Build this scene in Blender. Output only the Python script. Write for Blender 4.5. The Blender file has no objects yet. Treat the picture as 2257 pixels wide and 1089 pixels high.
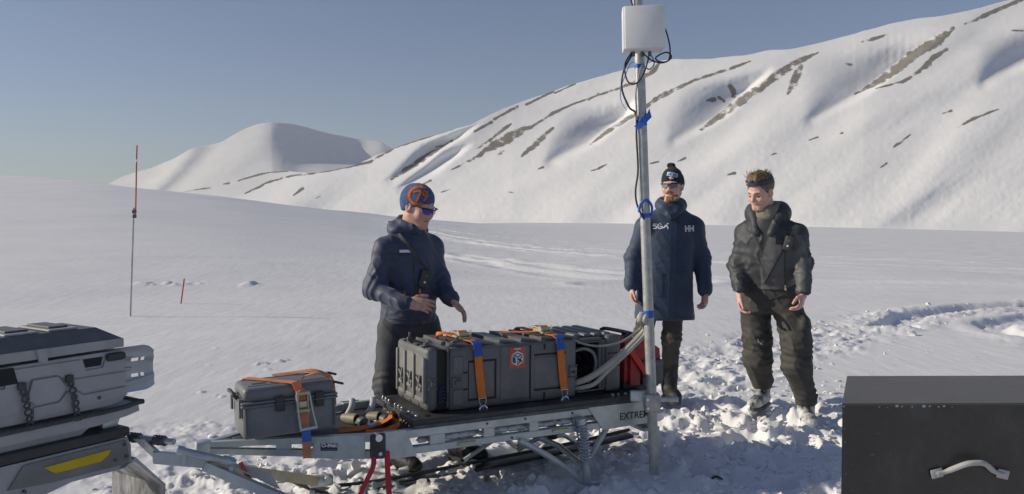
import bpy, bmesh, math, random
import numpy as np
from mathutils import Vector, Matrix
from mathutils.bvhtree import BVHTree
R = math.radians
random.seed(7); RNG = np.random.default_rng(11)
scene = bpy.context.scene
COL = scene.collection

# ------------------------------------------------------------------ camera, sky, sun, exposure
F_PX, W_PX, H_PX, HORIZON = 1800.0, 2257.0, 1089.0, 480.0
CAM_H = 1.45
cam = bpy.data.cameras.new('camera'); camo = bpy.data.objects.new('camera', cam); COL.objects.link(camo)
cam.sensor_width = 36.0; cam.lens = 36.0 * F_PX / W_PX
cam.clip_start = 0.05; cam.clip_end = 20000
TILT = math.atan((H_PX / 2 - HORIZON) / F_PX)
camo.location = (0, 0, CAM_H); camo.rotation_euler = (R(90) - TILT, 0, 0)
scene.camera = camo

SUN_EL, SUN_AZ = R(24), R(271)          # azimuth clockwise from +Y
world = bpy.data.worlds.new('World'); scene.world = world; world.use_nodes = True
wn = world.node_tree.nodes; wn.clear()
sky = wn.new('ShaderNodeTexSky'); sky.sky_type = 'NISHITA'; sky.sun_disc = False
sky.sun_elevation = SUN_EL; sky.sun_rotation = SUN_AZ
sky.altitude = 300; sky.air_density = 1.0; sky.dust_density = .15; sky.ozone_density = 4.5
bg = wn.new('ShaderNodeBackground'); bg.inputs[1].default_value = 0.076
wo = wn.new('ShaderNodeOutputWorld')
hs = wn.new('ShaderNodeHueSaturation'); hs.inputs['Saturation'].default_value = .86; hs.inputs['Hue'].default_value = .51
world.node_tree.links.new(sky.outputs[0], hs.inputs['Color']); world.node_tree.links.new(hs.outputs[0], bg.inputs[0]); world.node_tree.links.new(bg.outputs[0], wo.inputs[0])
sl = bpy.data.lights.new('sun', 'SUN'); sl.energy = 4.1; sl.angle = R(0.5); sl.color = (1.0, 0.897, 0.72)
so = bpy.data.objects.new('sun', sl); COL.objects.link(so)
sdir = Vector((math.sin(SUN_AZ) * math.cos(SUN_EL), math.cos(SUN_AZ) * math.cos(SUN_EL), math.sin(SUN_EL)))
so.rotation_euler = sdir.to_track_quat('Z', 'Y').to_euler(); so.location = (-20, -5, 15)
vs = scene.view_settings; vs.view_transform = 'Standard'; vs.look = 'None'; vs.exposure = 0.07; vs.gamma = 1.0; vs.use_curve_mapping = False

# ------------------------------------------------------------------ small helpers
def V3(*a): return np.array(a, float)
def nrm(v): v = np.asarray(v, float); return v / (np.linalg.norm(v) + 1e-12)
def sstep(a, b, x): t = np.clip((x - a) / (b - a), 0, 1); return t * t * (3 - 2 * t)

_PERM = RNG.permutation(4096)
_RV = RNG.random(4096)
def _h2(i, j): return _RV[(_PERM[(i.astype(np.int64) * 131 + _PERM[j.astype(np.int64) % 4096]) % 4096])]
def noise2(x, y):
    xi, yi = np.floor(x), np.floor(y); fx, fy = x - xi, y - yi
    fx = fx * fx * fx * (fx * (fx * 6 - 15) + 10); fy = fy * fy * fy * (fy * (fy * 6 - 15) + 10)
    a = _h2(xi, yi) * (1 - fx) + _h2(xi + 1, yi) * fx
    b = _h2(xi, yi + 1) * (1 - fx) + _h2(xi + 1, yi + 1) * fx
    return (a * (1 - fy) + b * fy) * 2 - 1
def fbm2(x, y, o=4, g=.5):
    s = 0; a = 1.0; c, q = math.cos(.6), math.sin(.6)
    for k in range(o):
        s = s + a * noise2(x, y); x, y = (c * x - q * y) * 2.03 + 17.3, (q * x + c * y) * 2.03 + 5.1; a *= g
    return s
def noise3(p):
    x, y, z = p[..., 0], p[..., 1], p[..., 2]
    zi = np.floor(z); f = z - zi; f = f * f * (3 - 2 * f)
    return noise2(x + zi * 37.7, y + zi * 71.3) * (1 - f) + noise2(x + (zi + 1) * 37.7, y + (zi + 1) * 71.3) * f

# ------------------------------------------------------------------ materials (all procedural)
MATS = {}
def mat(name, col, rough=.6, metal=0.0, bump=0.0, bscale=60.0, var=0.0, vscale=8.0, spec=.5, sheen=0.0, stretch=None, col2=None, sss=0.0, trans=0.0, coat=0.0, wear=0.0):
    m = bpy.data.materials.new(name); m.use_nodes = True; nt = m.node_tree; n = nt.nodes; L = nt.links
    b = n['Principled BSDF']; b.inputs['Base Color'].default_value = (*col, 1); b.inputs['Roughness'].default_value = rough
    b.inputs['Metallic'].default_value = metal; b.inputs['Specular IOR Level'].default_value = spec
    b.inputs['Sheen Weight'].default_value = sheen; b.inputs['Coat Weight'].default_value = coat
    if sss: b.inputs['Subsurface Weight'].default_value = sss; b.inputs['Subsurface Radius'].default_value = (.02, .008, .004); b.inputs['Subsurface Scale'].default_value = .6
    if trans: b.inputs['Transmission Weight'].default_value = trans
    tc = n.new('ShaderNodeTexCoord'); co = tc.outputs['Object']
    if stretch:
        mp = n.new('ShaderNodeMapping'); mp.inputs['Scale'].default_value = stretch; L.new(co, mp.inputs[0]); co = mp.outputs[0]
    if var or col2:
        t = n.new('ShaderNodeTexNoise'); t.inputs['Scale'].default_value = vscale; t.inputs['Detail'].default_value = 6; t.inputs['Roughness'].default_value = .62
        L.new(co, t.inputs['Vector'])
        r = n.new('ShaderNodeValToRGB'); r.color_ramp.elements[0].position = .36; r.color_ramp.elements[1].position = .66
        c2 = col2 if col2 else tuple(min(1, c * (1 + var)) for c in col); c1 = col if col2 else tuple(c * (1 - var) for c in col)
        r.color_ramp.elements[0].color = (*c1, 1); r.color_ramp.elements[1].color = (*c2, 1)
        L.new(t.outputs[0], r.inputs[0]); L.new(r.outputs[0], b.inputs['Base Color'])
        mr = n.new('ShaderNodeMapRange'); mr.inputs['To Min'].default_value = max(.03, rough - .12); mr.inputs['To Max'].default_value = min(1, rough + .12)
        L.new(t.outputs[0], mr.inputs[0]); L.new(mr.outputs[0], b.inputs['Roughness'])
    if wear:      # dust film and fine scuffs with a shape of their own
        tw = n.new('ShaderNodeTexNoise'); tw.inputs['Scale'].default_value = 5; tw.inputs['Detail'].default_value = 9; tw.inputs['Roughness'].default_value = .75; L.new(tc.outputs['Object'], tw.inputs['Vector'])
        mw = n.new('ShaderNodeMapping'); mw.inputs['Scale'].default_value = (14, 90, 40); mw.inputs['Rotation'].default_value = (.4, .7, .3); L.new(tc.outputs['Object'], mw.inputs[0])
        ts_ = n.new('ShaderNodeTexNoise'); ts_.inputs['Scale'].default_value = 1.5; ts_.inputs['Detail'].default_value = 3; L.new(mw.outputs[0], ts_.inputs['Vector'])
        r1 = n.new('ShaderNodeMapRange'); r1.inputs['From Min'].default_value = .50; r1.inputs['From Max'].default_value = .80; r1.inputs['To Max'].default_value = wear; L.new(tw.outputs[0], r1.inputs[0])
        r2 = n.new('ShaderNodeMapRange'); r2.inputs['From Min'].default_value = .69; r2.inputs['From Max'].default_value = .75; r2.inputs['To Max'].default_value = wear; L.new(ts_.outputs[0], r2.inputs[0])
        ad = n.new('ShaderNodeMath'); ad.operation = 'ADD'; ad.use_clamp = True; L.new(r1.outputs[0], ad.inputs[0]); L.new(r2.outputs[0], ad.inputs[1])
        mxw = n.new('ShaderNodeMix'); mxw.data_type = 'RGBA'; L.new(ad.outputs[0], mxw.inputs['Factor']); mxw.inputs['B'].default_value = (.42, .42, .42, 1)
        src = b.inputs['Base Color'].links[0].from_socket if b.inputs['Base Color'].links else None
        if src: L.new(src, mxw.inputs['A'])
        else: mxw.inputs['A'].default_value = (*col, 1)
        L.new(mxw.outputs['Result'], b.inputs['Base Color'])
    if bump:
        t2 = n.new('ShaderNodeTexNoise'); t2.inputs['Scale'].default_value = bscale; t2.inputs['Detail'].default_value = 4
        L.new(co, t2.inputs['Vector']); bp = n.new('ShaderNodeBump'); bp.inputs['Strength'].default_value = bump; bp.inputs['Distance'].default_value = .01
        L.new(t2.outputs[0], bp.inputs['Height']); L.new(bp.outputs[0], b.inputs['Normal'])
    MATS[name] = m; return m

mat('galvanised', (.42, .47, .49), .42, .55, .08, 40, .18, 9, col2=(.58, .63, .64), wear=0.25)
mat('mast_steel', (.36, .37, .37), .48, .45, .15, 30, .2, 22, col2=(.52, .52, .51), wear=0.3)
mat('zinc_yellow', (.46, .44, .28), .45, .5, .08, 40, .2, 14, col2=(.6, .58, .42))
mat('chrome', (.62, .65, .68), .22, .9)
mat('dark_metal', (.10, .11, .115), .5, .5, .1, 60, .3, 12, wear=0.2)
mat('black_plastic', (.036, .037, .040), .5, 0, .18, 220, .25, 10, col2=(.052, .053, .056), wear=0.16)
mat('case_plastic', (.112, .115, .121), .46, 0, .15, 300, .2, 7, col2=(.150, .153, .157), wear=0.22)
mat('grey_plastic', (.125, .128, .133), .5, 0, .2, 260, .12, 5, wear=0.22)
mat('box_grey', (.37, .372, .378), .5, 0, .2, 260, .12, 5, wear=.2)
mat('small_case', (.155, .16, .175), .46, 0, .15, 300, .2, 7, col2=(.20, .205, .215), wear=.22)
mat('box_top_lit', (.070, .066, .061), .4, 0, .12, 150, .3, 5, col2=(.100, .094, .086), stretch=(.25, 1, 1), wear=.12)  # chest black made lighter: sunlight on its top put into the colour
mat('dusty_lit_plastic', (.20, .197, .19), .6, 0, .2, 260, .15, 9, wear=0.2)  # dust tone, with sunlight on the case's end lid put into the colour
mat('dark_recess', (.012, .013, .014), .7)
mat('deck_rubber', (.025, .025, .026), .65, 0, .4, 120, .4, 9, col2=(.05, .05, .052), wear=0.35)
mat('bare_plywood', (.22, .16, .10), .7, 0, .2, 40, .2, 6)
mat('strap_orange', (.75, .20, .03), .75, 0, .5, 400, .12, 18, wear=0.15)
mat('strap_faded', (.66, .27, .13), .8, 0, .5, 400, .15, 14, wear=0.25)
mat('strap_red', (.55, .03, .05), .7, 0, .4, 400, .1, 14, wear=0.1)
mat('tape_blue', (.03, .13, .55), .5, 0, .2, 90, .15, 30)
mat('strap_blue', (.02, .10, .42), .65, 0, .3, 300, .12, 30)
mat('white_plastic', (.70, .71, .72), .5, 0, .05, 60, .05, 4, wear=0.1)
mat('cable_black', (.016, .017, .02), .5)
mat('cable_blue', (.02, .04, .11), .5)
mat('hose_beige', (.42, .41, .36), .55, 0, .1, 40, .1, 9)
mat('hose_grey', (.25, .26, .26), .55, 0, .1, 40, .1, 9)
mat('red_paint', (.36, .014, .02), .42, 0, .05, 90, .15, 9, wear=0.15)
mat('red_bright', (.60, .03, .02), .45)
mat('fox_red', (.55, .07, .09), .5, 0, 0, 1, .15, 12)
mat('pole_grey', (.46, .47, .48), .6, 0, .1, 30, .15, 8)
mat('yellow_paint', (.62, .43, .0), .45, 0, 0, 1, .06, 12, wear=0.1)
mat('label_navy', (.03, .05, .10), .4)
mat('label_white', (.75, .76, .78), .5)
mat('letter_dark', (.03, .03, .03), .6)
mat('sticker_red', (.52, .10, .055), .45, 0, 0, 1, .08, 20)
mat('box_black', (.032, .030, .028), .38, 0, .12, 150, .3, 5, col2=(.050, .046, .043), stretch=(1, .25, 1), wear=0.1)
mat('box_chip', (.42, .42, .41), .7)
mat('shovel_alu', (.40, .42, .45), .4, .6, .05, 30, .12, 7, wear=0.3)
mat('skin', (.50, .27, .20), .55, 0, .2, 300, .2, 26, col2=(.63, .41, .33), sss=.12)
mat('skin_cold', (.64, .35, .28), .55, 0, .2, 300, .2, 26, col2=(.70, .47, .39), sss=.12)
mat('beard', (.30, .15, .075), .8, 0, .6, 260, .25, 60)
mat('hair_brown', (.12, .072, .040), .55, 0, .4, 200, .35, 40, col2=(.24, .155, .09), stretch=(1, 1, .3))
mat('stubble', (.40, .235, .165), .75, 0, .5, 320, .3, 120, col2=(.56, .36, .27))
mat('boot_snowy', (.02, .02, .022), .6, 0, .4, 60, .3, 14, col2=(.75, .76, .78))
mat('lips', (.42, .17, .14), .45)
mat('eye_white', (.55, .52, .50), .3)
mat('eye_dark', (.03, .02, .02), .3)
mat('navy_shell', (.036, .050, .098), .6, 0, .10, 60, .2, 9, sheen=.15)
mat('navy_coat', (.028, .049, .094), .66, 0, .10, 60, .2, 9, sheen=.15)
mat('jacket_grey', (.105, .106, .107), .6, 0, .10, 60, .2, 8, sheen=.1)
mat('jacket_black', (.036, .040, .048), .6, 0, .10, 60, .2, 8, sheen=.1)
mat('trouser_black', (.056, .058, .068), .75, 0, .15, 60, .25, 8)
mat('trouser_olive', (.046, .044, .039), .75, 0, .15, 60, .25, 8, col2=(.068, .065, .058))
mat('trouser_brown', (.062, .056, .050), .8, 0, .15, 60, .25, 8)
mat('boot_black', (.016, .016, .018), .6, 0, .4, 60, .3, 20)
mat('buff_green', (.21, .20, .155), .85, 0, .5, 60, .15, 14)
mat('hat_blue', (.022, .075, .25), .95, 0, .9, 190, .25, 60, stretch=(1, 1, 4), sheen=.2, col2=(.075, .16, .36))
mat('hat_orange', (.70, .16, .02), .9, 0, .7, 160, .15, 70, stretch=(1, 1, 3))
mat('hat_navy', (.011, .014, .026), .95, 0, .7, 160, .25, 70, sheen=.1)
mat('lens_blue', (.05, .18, .75), .08, .85, 0, 1, .6, 30, col2=(.28, .15, .80))
mat('lens_silver', (.12, .13, .135), .15, .75)
mat('glasses_frame', (.015, .015, .017), .35)
mat('patch_blue', (.55, .68, .85), .6)
mat('patch_red', (.60, .05, .05), .6)
mat('khaki_tube', (.23, .20, .15), .6, .2, .1, 60, .2, 14)
mat('headband', (.03, .05, .10), .6, 0, .4, 200, .2, 20)
mat('flap_rubber', (.11, .11, .115), .7, 0, .3, 60, .3, 6, col2=(.55, .56, .58), stretch=(1.2, 1.2, .5))
mat('yarn_trim', (.55, .36, .03), .7)

def snow_material(name, mtn=False):
    m = bpy.data.materials.new(name); m.use_nodes = True; nt = m.node_tree; n = nt.nodes; L = nt.links
    b = n['Principled BSDF']; b.inputs['Roughness'].default_value = .55; b.inputs['Specular IOR Level'].default_value = .25
    tc = n.new('ShaderNodeTexCoord'); co = tc.outputs['Object']
    t = n.new('ShaderNodeTexNoise'); t.inputs['Scale'].default_value = .012 if mtn else .25; t.inputs['Detail'].default_value = 8; t.inputs['Roughness'].default_value = .6
    L.new(co, t.inputs['Vector'])
    r = n.new('ShaderNodeValToRGB'); r.color_ramp.elements[0].position = .3; r.color_ramp.elements[1].position = .7
    r.color_ramp.elements[0].color = (.76, .765, .78, 1); r.color_ramp.elements[1].color = (.84, .84, .845, 1)
    L.new(t.outputs[0], r.inputs[0]); colr = r.outputs[0]
    if mtn:
        at = n.new('ShaderNodeAttribute'); at.attribute_name = 'rock'
        tr = n.new('ShaderNodeTexNoise'); tr.inputs['Scale'].default_value = .16; tr.inputs['Detail'].default_value = 9; tr.inputs['Roughness'].default_value = .8
        L.new(co, tr.inputs['Vector'])
        sb = n.new('ShaderNodeMath'); sb.operation = 'ADD'; L.new(at.outputs['Fac'], sb.inputs[0]); L.new(tr.outputs[0], sb.inputs[1])
        mr = n.new('ShaderNodeMapRange'); mr.inputs['From Min'].default_value = 1.0; mr.inputs['From Max'].default_value = 1.10; L.new(sb.outputs[0], mr.inputs[0])
        rc = n.new('ShaderNodeValToRGB'); rc.color_ramp.elements[0].color = (.13, .118, .10, 1); rc.color_ramp.elements[1].color = (.27, .245, .215, 1)
        rc.color_ramp.elements[0].position = .35; rc.color_ramp.elements[1].position = .65
        L.new(tr.outputs[0], rc.inputs[0])
        mx = n.new('ShaderNodeMix'); mx.data_type = 'RGBA'; L.new(mr.outputs[0], mx.inputs['Factor']); L.new(colr, mx.inputs['A']); L.new(rc.outputs[0], mx.inputs['B'])
        colr = mx.outputs['Result']
    L.new(colr, b.inputs['Base Color'])
    t2 = n.new('ShaderNodeTexNoise'); t2.inputs['Scale'].default_value = .05 if mtn else 26; t2.inputs['Detail'].default_value = 10; t2.inputs['Roughness'].default_value = .65
    L.new(co, t2.inputs['Vector'])
    bp = n.new('ShaderNodeBump'); bp.inputs['Strength'].default_value = .06 if mtn else .13; bp.inputs['Distance'].default_value = 2.5 if mtn else .012
    L.new(t2.outputs[0], bp.inputs['Height'])
    if not mtn:
        mp = n.new('ShaderNodeMapping'); mp.inputs['Scale'].default_value = (3.2, .8, 1); mp.inputs['Rotation'].default_value = (0, 0, R(18)); L.new(co, mp.inputs[0])
        t3 = n.new('ShaderNodeTexNoise'); t3.inputs['Scale'].default_value = 2.2; t3.inputs['Detail'].default_value = 6; L.new(mp.outputs[0], t3.inputs['Vector'])
        bp2 = n.new('ShaderNodeBump'); bp2.inputs['Strength'].default_value = .35; bp2.inputs['Distance'].default_value = .03
        L.new(t3.outputs[0], bp2.inputs['Height']); L.new(bp.outputs[0], bp2.inputs['Normal']); L.new(bp2.outputs[0], b.inputs['Normal'])
    else:
        L.new(bp.outputs[0], b.inputs['Normal'])
    MATS[name] = m
snow_material('snow'); snow_material('snow_mountain', True)

# ------------------------------------------------------------------ mesh builder
class MB:
    def __init__(s): s.v = []; s.f = []
    def add(s, vs_, fs):
        k = len(s.v); s.v.extend([tuple(map(float, p)) for p in vs_]); s.f.extend([tuple(i + k for i in q) for q in fs]); return s
    def box(s, c, sz, ax=None):
        c = np.asarray(c, float); h = np.asarray(sz, float) / 2; A = np.eye(3) if ax is None else np.asarray(ax, float)
        p = [c + A.T @ (h * V3(i, j, k)) for k in (-1, 1) for j in (-1, 1) for i in (-1, 1)]
        return s.add(p, [(0, 2, 3, 1), (4, 5, 7, 6), (0, 1, 5, 4), (2, 6, 7, 3), (0, 4, 6, 2), (1, 3, 7, 5)])
    def span(s, lo, hi): lo, hi = np.asarray(lo, float), np.asarray(hi, float); return s.box((lo + hi) / 2, hi - lo)
    def rbox(s, c, sz, r=.01, seg=2, ax=None):
        bm = bmesh.new(); bmesh.ops.create_cube(bm, size=1)
        for v in bm.verts: v.co = Vector((v.co.x * sz[0], v.co.y * sz[1], v.co.z * sz[2]))
        r = min(r, min(sz) * .49); bmesh.ops.bevel(bm, geom=bm.edges[:], offset=r, segments=seg, profile=.5, affect='EDGES')
        A = np.eye(3) if ax is None else np.asarray(ax, float); c = np.asarray(c, float)
        bm.verts.index_update(); s.add([c + A.T @ np.array(v.co) for v in bm.verts], [[v.index for v in f.verts] for f in bm.faces]); bm.free(); return s
    def rspan(s, lo, hi, r=.01, seg=2): lo, hi = np.asarray(lo, float), np.asarray(hi, float); return s.rbox((lo + hi) / 2, hi - lo, r, seg)
    def prism(s, poly, ext):
        n = len(poly); e = np.asarray(ext, float); a = [np.asarray(p, float) for p in poly]
        nn = sum((np.cross(a[i], a[(i + 1) % n]) for i in range(n)), V3(0, 0, 0))
        if nn @ e > 0: a = a[::-1]
        b = [p + e for p in a]
        return s.add(a + b, [tuple(range(n)), tuple(range(2 * n - 1, n - 1, -1))] + [(i, i + n, (i + 1) % n + n, (i + 1) % n) for i in range(n)])
    def tube(s, path, r, n=8, closed=False):
        P = [np.asarray(p, float) for p in path]; m = len(P); rr = [r] * m if np.isscalar(r) else list(r)
        T = []
        for i in range(m):
            a = P[(i - 1) % m] if closed else P[max(i - 1, 0)]; b = P[(i + 1) % m] if closed else P[min(i + 1, m - 1)]; T.append(nrm(b - a))
        q = V3(0, 0, 1) if abs(T[0][2]) < .9 else V3(1, 0, 0); N = nrm(q - T[0] * (q @ T[0])); vv = []
        for i in range(m):
            N = nrm(N - T[i] * (N @ T[i])); B = np.cross(T[i], N)
            for k in range(n):
                a = 2 * math.pi * k / n; vv.append(P[i] + rr[i] * (math.cos(a) * N + math.sin(a) * B))
        ff = []
        for i in range(m if closed else m - 1):
            j = (i + 1) % m
            for k in range(n): l = (k + 1) % n; ff.append((i * n + k, i * n + l, j * n + l, j * n + k))
        if not closed: ff += [tuple(range(n - 1, -1, -1)), tuple((m - 1) * n + k for k in range(n))]
        return s.add(vv, ff)
    def cyl(s, a, b, r, r2=None, n=16): return s.tube([a, b], [r, r if r2 is None else r2], n)
    def ribbon(s, path, side, w, th=.004):
        P = [np.asarray(p, float) for p in path]; m = len(P); vv = []
        for i in range(m):
            sd = np.asarray(side[i] if isinstance(side, list) else side, float)
            t = nrm(P[min(i + 1, m - 1)] - P[max(i - 1, 0)]); sd = nrm(sd - t * (sd @ t)); nn = np.cross(t, sd)
            for a, b in ((-1, -1), (1, -1), (1, 1), (-1, 1)): vv.append(P[i] + sd * a * w / 2 + nn * b * th / 2)
        ff = [(3, 2, 1, 0), tuple((m - 1) * 4 + k for k in range(4))]
        for i in range(m - 1):
            for k in range(4): l = (k + 1) % 4; ff.append((i * 4 + k, i * 4 + l, i * 4 + 4 + l, i * 4 + 4 + k))
        return s.add(vv, ff)
    def torus(s, c, axis, R_, r, n=20, k=8, a0=0, a1=2 * math.pi):
        ax = nrm(axis); q = V3(0, 0, 1) if abs(ax[2]) < .9 else V3(1, 0, 0); e1 = nrm(q - ax * (q @ ax)); e2 = np.cross(ax, e1); full = a1 - a0 > 6.2
        pts = [np.asarray(c) + R_ * (math.cos(a) * e1 + math.sin(a) * e2) for a in np.linspace(a0, a1, n + (0 if full else 1), endpoint=not full)]
        return s.tube(pts, r, k, closed=full)
def spline(pts, n=8):
    P = [np.asarray(p, float) for p in pts]; out = []
    for i in range(len(P) - 1):
        p0 = P[max(i - 1, 0)]; p1 = P[i]; p2 = P[i + 1]; p3 = P[min(i + 2, len(P) - 1)]
        for k in range(n):
            t = k / n; out.append(.5 * ((2 * p1) + (-p0 + p2) * t + (2 * p0 - 5 * p1 + 4 * p2 - p3) * t * t + (-p0 + 3 * p1 - 3 * p2 + p3) * t ** 3))
    out.append(P[-1]); return out

def link_mesh(name, verts, faces, material, parent=None, smooth=35, base=(0, 0, 0)):
    me = bpy.data.meshes.new(name); b = np.asarray(base, float)
    vv = np.asarray(verts, float) - b
    me.from_pydata(vv.tolist(), [], faces); me.update()
    if smooth is not None:
        me.polygons.foreach_set('use_smooth', [True] * len(me.polygons))
        if smooth < 180: me.set_sharp_from_angle(angle=R(smooth))
    if material: me.materials.append(MATS[material])
    o = bpy.data.objects.new(name, me); COL.objects.link(o)
    if parent: o.parent = parent
    return o
def grid_mesh(name, P, material):
    """P: (rows, cols, 3) -> one sheet"""
    nr, nc = P.shape[:2]; me = bpy.data.meshes.new(name)
    me.vertices.add(nr * nc); me.vertices.foreach_set('co', P.reshape(-1).astype(np.float32))
    i = np.arange(nr * nc).reshape(nr, nc); q = np.stack([i[:-1, :-1], i[:-1, 1:], i[1:, 1:], i[1:, :-1]], -1).reshape(-1, 4)
    raw_quads(me, q); me.materials.append(MATS[material])
    o = bpy.data.objects.new(name, me); COL.objects.link(o); return o
def raw_quads(me, q):
    n = len(q); me.loops.add(n * 4); me.polygons.add(n)
    me.loops.foreach_set('vertex_index', q.reshape(-1).astype(np.int32))
    me.polygons.foreach_set('loop_start', (np.arange(n) * 4).astype(np.int32))
    me.polygons.foreach_set('use_smooth', np.ones(n, bool)); me.update(calc_edges=True); me.validate()
def tag(o, label=None, cat=None, group=None, kind=None):
    if label: o['label'] = label
    if cat: o['category'] = cat
    if group: o['group'] = group
    if kind: o['kind'] = kind
    return o

class Thing:
    """an Empty at the thing's base; parts are given in the coordinates of `frame` and stored relative to the base"""
    def __init__(s, name, label, cat, base, frame=None, group=None, kind=None):
        s.base = np.asarray(base, float); s.root = bpy.data.objects.new(name, None); COL.objects.link(s.root)
        s.root.empty_display_size = .1
        M = (frame if frame else Matrix.Identity(4)) @ Matrix.Translation(Vector(s.base)); s.root.matrix_world = M
        tag(s.root, label, cat, group, kind)
    def part(s, name, mb, material, parent=None, smooth=35, label=None):
        o = link_mesh(name, mb.v, mb.f, material, parent or s.root, smooth, s.base)
        if label: o['label'] = label
        return o
    def raw(s, name, verts, faces, material, parent=None, smooth=180):
        return link_mesh(name, verts, faces, material, parent or s.root, smooth, s.base)

def text_mesh(txt, size, origin, ex, ey, th=.001, align='LEFT', bold=0.0):
    """flat lettering from the built-in font laid into the plane (ex, ey)"""
    c = bpy.data.curves.new('lettering', 'FONT'); c.body = txt; c.size = size; c.align_x = align; c.offset = bold; c.resolution_u = 3
    o = bpy.data.objects.new('lettering', c); COL.objects.link(o)
    me = o.to_mesh(); ex, ey = nrm(ex), nrm(ey); og = np.asarray(origin, float); ez = np.cross(ex, ey)
    vv = [og + ex * v.co.x + ey * v.co.y + ez * th for v in me.vertices]; ff = [tuple(p.vertices) for p in me.polygons]
    o.to_mesh_clear(); bpy.data.objects.remove(o); bpy.data.curves.remove(c)
    mb = MB(); mb.add(vv, ff); return mb

# ------------------------------------------------------------------ the setting: snow field
def dpoly(x, y, pts):
    d = np.full(np.shape(x), 1e9)
    for (ax, ay), (bx, by) in zip(pts[:-1], pts[1:]):
        vx, vy = bx - ax, by - ay; t = np.clip(((x - ax) * vx + (y - ay) * vy) / (vx * vx + vy * vy), 0, 1)
        d = np.minimum(d, np.hypot(x - ax - t * vx, y - ay - t * vy))
    return d
_TH = [-.95, -.8, -.627, -.49, -.338, -.27, -.2, -.15, -.05, .1, .4, .63, .9]
_RIM = [260, 190, 127, 82, 79, 83, 97, 118, 150, 190, 190, 190, 190]        # where the rise at the left breaks off
_VAL = [0, 0, 0, 0, 0, 0, 0, -.001, -.003, -.005, -.0095, -.0135, -.018]
_DTH = np.linspace(-1.2, 1.2, 481); _kr = np.hanning(41); _kr /= _kr.sum()
def _sm(v): return np.convolve(np.pad(v, 20, mode='edge'), _kr, 'valid')
_DRIM = _sm(np.interp(_DTH, _TH, _RIM))
_DS = _sm(np.interp(_DTH, [-1, -.55, -.49, -.338, -.27, -.2, -.15, -.05, .05, .15], [.075, .075, .073, .055, .040, .027, .018, .006, .001, 0]))
def ground_big(x, y):
    r = np.hypot(x, y); az = np.arctan2(x, y); azc = np.clip(az, -.76, .76); th = np.tan(azc); d = r * np.cos(azc)
    back = np.clip((np.abs(az) - 1.2) / 1.2, 0, 1)
    yc = np.interp(th, _DTH, _DRIM); s = np.interp(th, _DTH, _DS) * (1 - back)
    up = np.sqrt(np.maximum(d - 12, 0) ** 2 + 36) - 6
    pk = np.sqrt((yc - 12) ** 2 + 36) - 6
    over = np.maximum(d - yc, 0)
    hill = s * np.where(d < yc, up, pk - over ** 2 / (over + 25) * .6)
    hill = np.maximum(hill, -8.0)
    val = np.interp(th, _TH, _VAL) * r * sstep(8, 60, r) * (1 - back)
    return hill + val
TRAMPLED = [   # polyline, half width, strength
    ([(-1.9, 4.1), (-.7, 4.45), (.4, 4.8), (1.5, 5.5)], .75, .8),
    ([(1.0, 4.4), (2.2, 4.6), (3.2, 4.8)], .8, .75),
    ([(1.1, 5.6), (2.2, 5.9), (2.9, 6.2)], .8, 1.0),
    ([(1.2, 6.6), (1.7, 8.0), (2.6, 9.0), (3.8, 10.0), (5.4, 11.7), (7.0, 12.9), (9.2, 14.0)], .75, .62),
    ([(6.8, 9.4), (7.4, 11.0), (8.6, 12.2), (9.5, 12.5)], 1.25, .5),
    ([(-2.6, 5.3), (-1.5, 5.6), (-.4, 5.5)], .45, .4)]
FEET = [(-.68, 4.92), (-.28, 5.05), (1.02, 6.55), (1.28, 6.50), (1.93, 6.18), (2.17, 5.84)]
_fp = [(random.gauss(1.75, .75), random.gauss(5.7, .65), random.random() * 3.1) for _ in range(46)] + \
      [(random.gauss(.1, 1.0), random.gauss(4.75, .45), random.random() * 3.1) for _ in range(26)] + \
      [(1.3 + 2.5 * t + random.gauss(0, .25), 6.6 + 3.4 * t + random.gauss(0, .25), .6) for t in np.linspace(0, 1, 22)]
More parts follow.
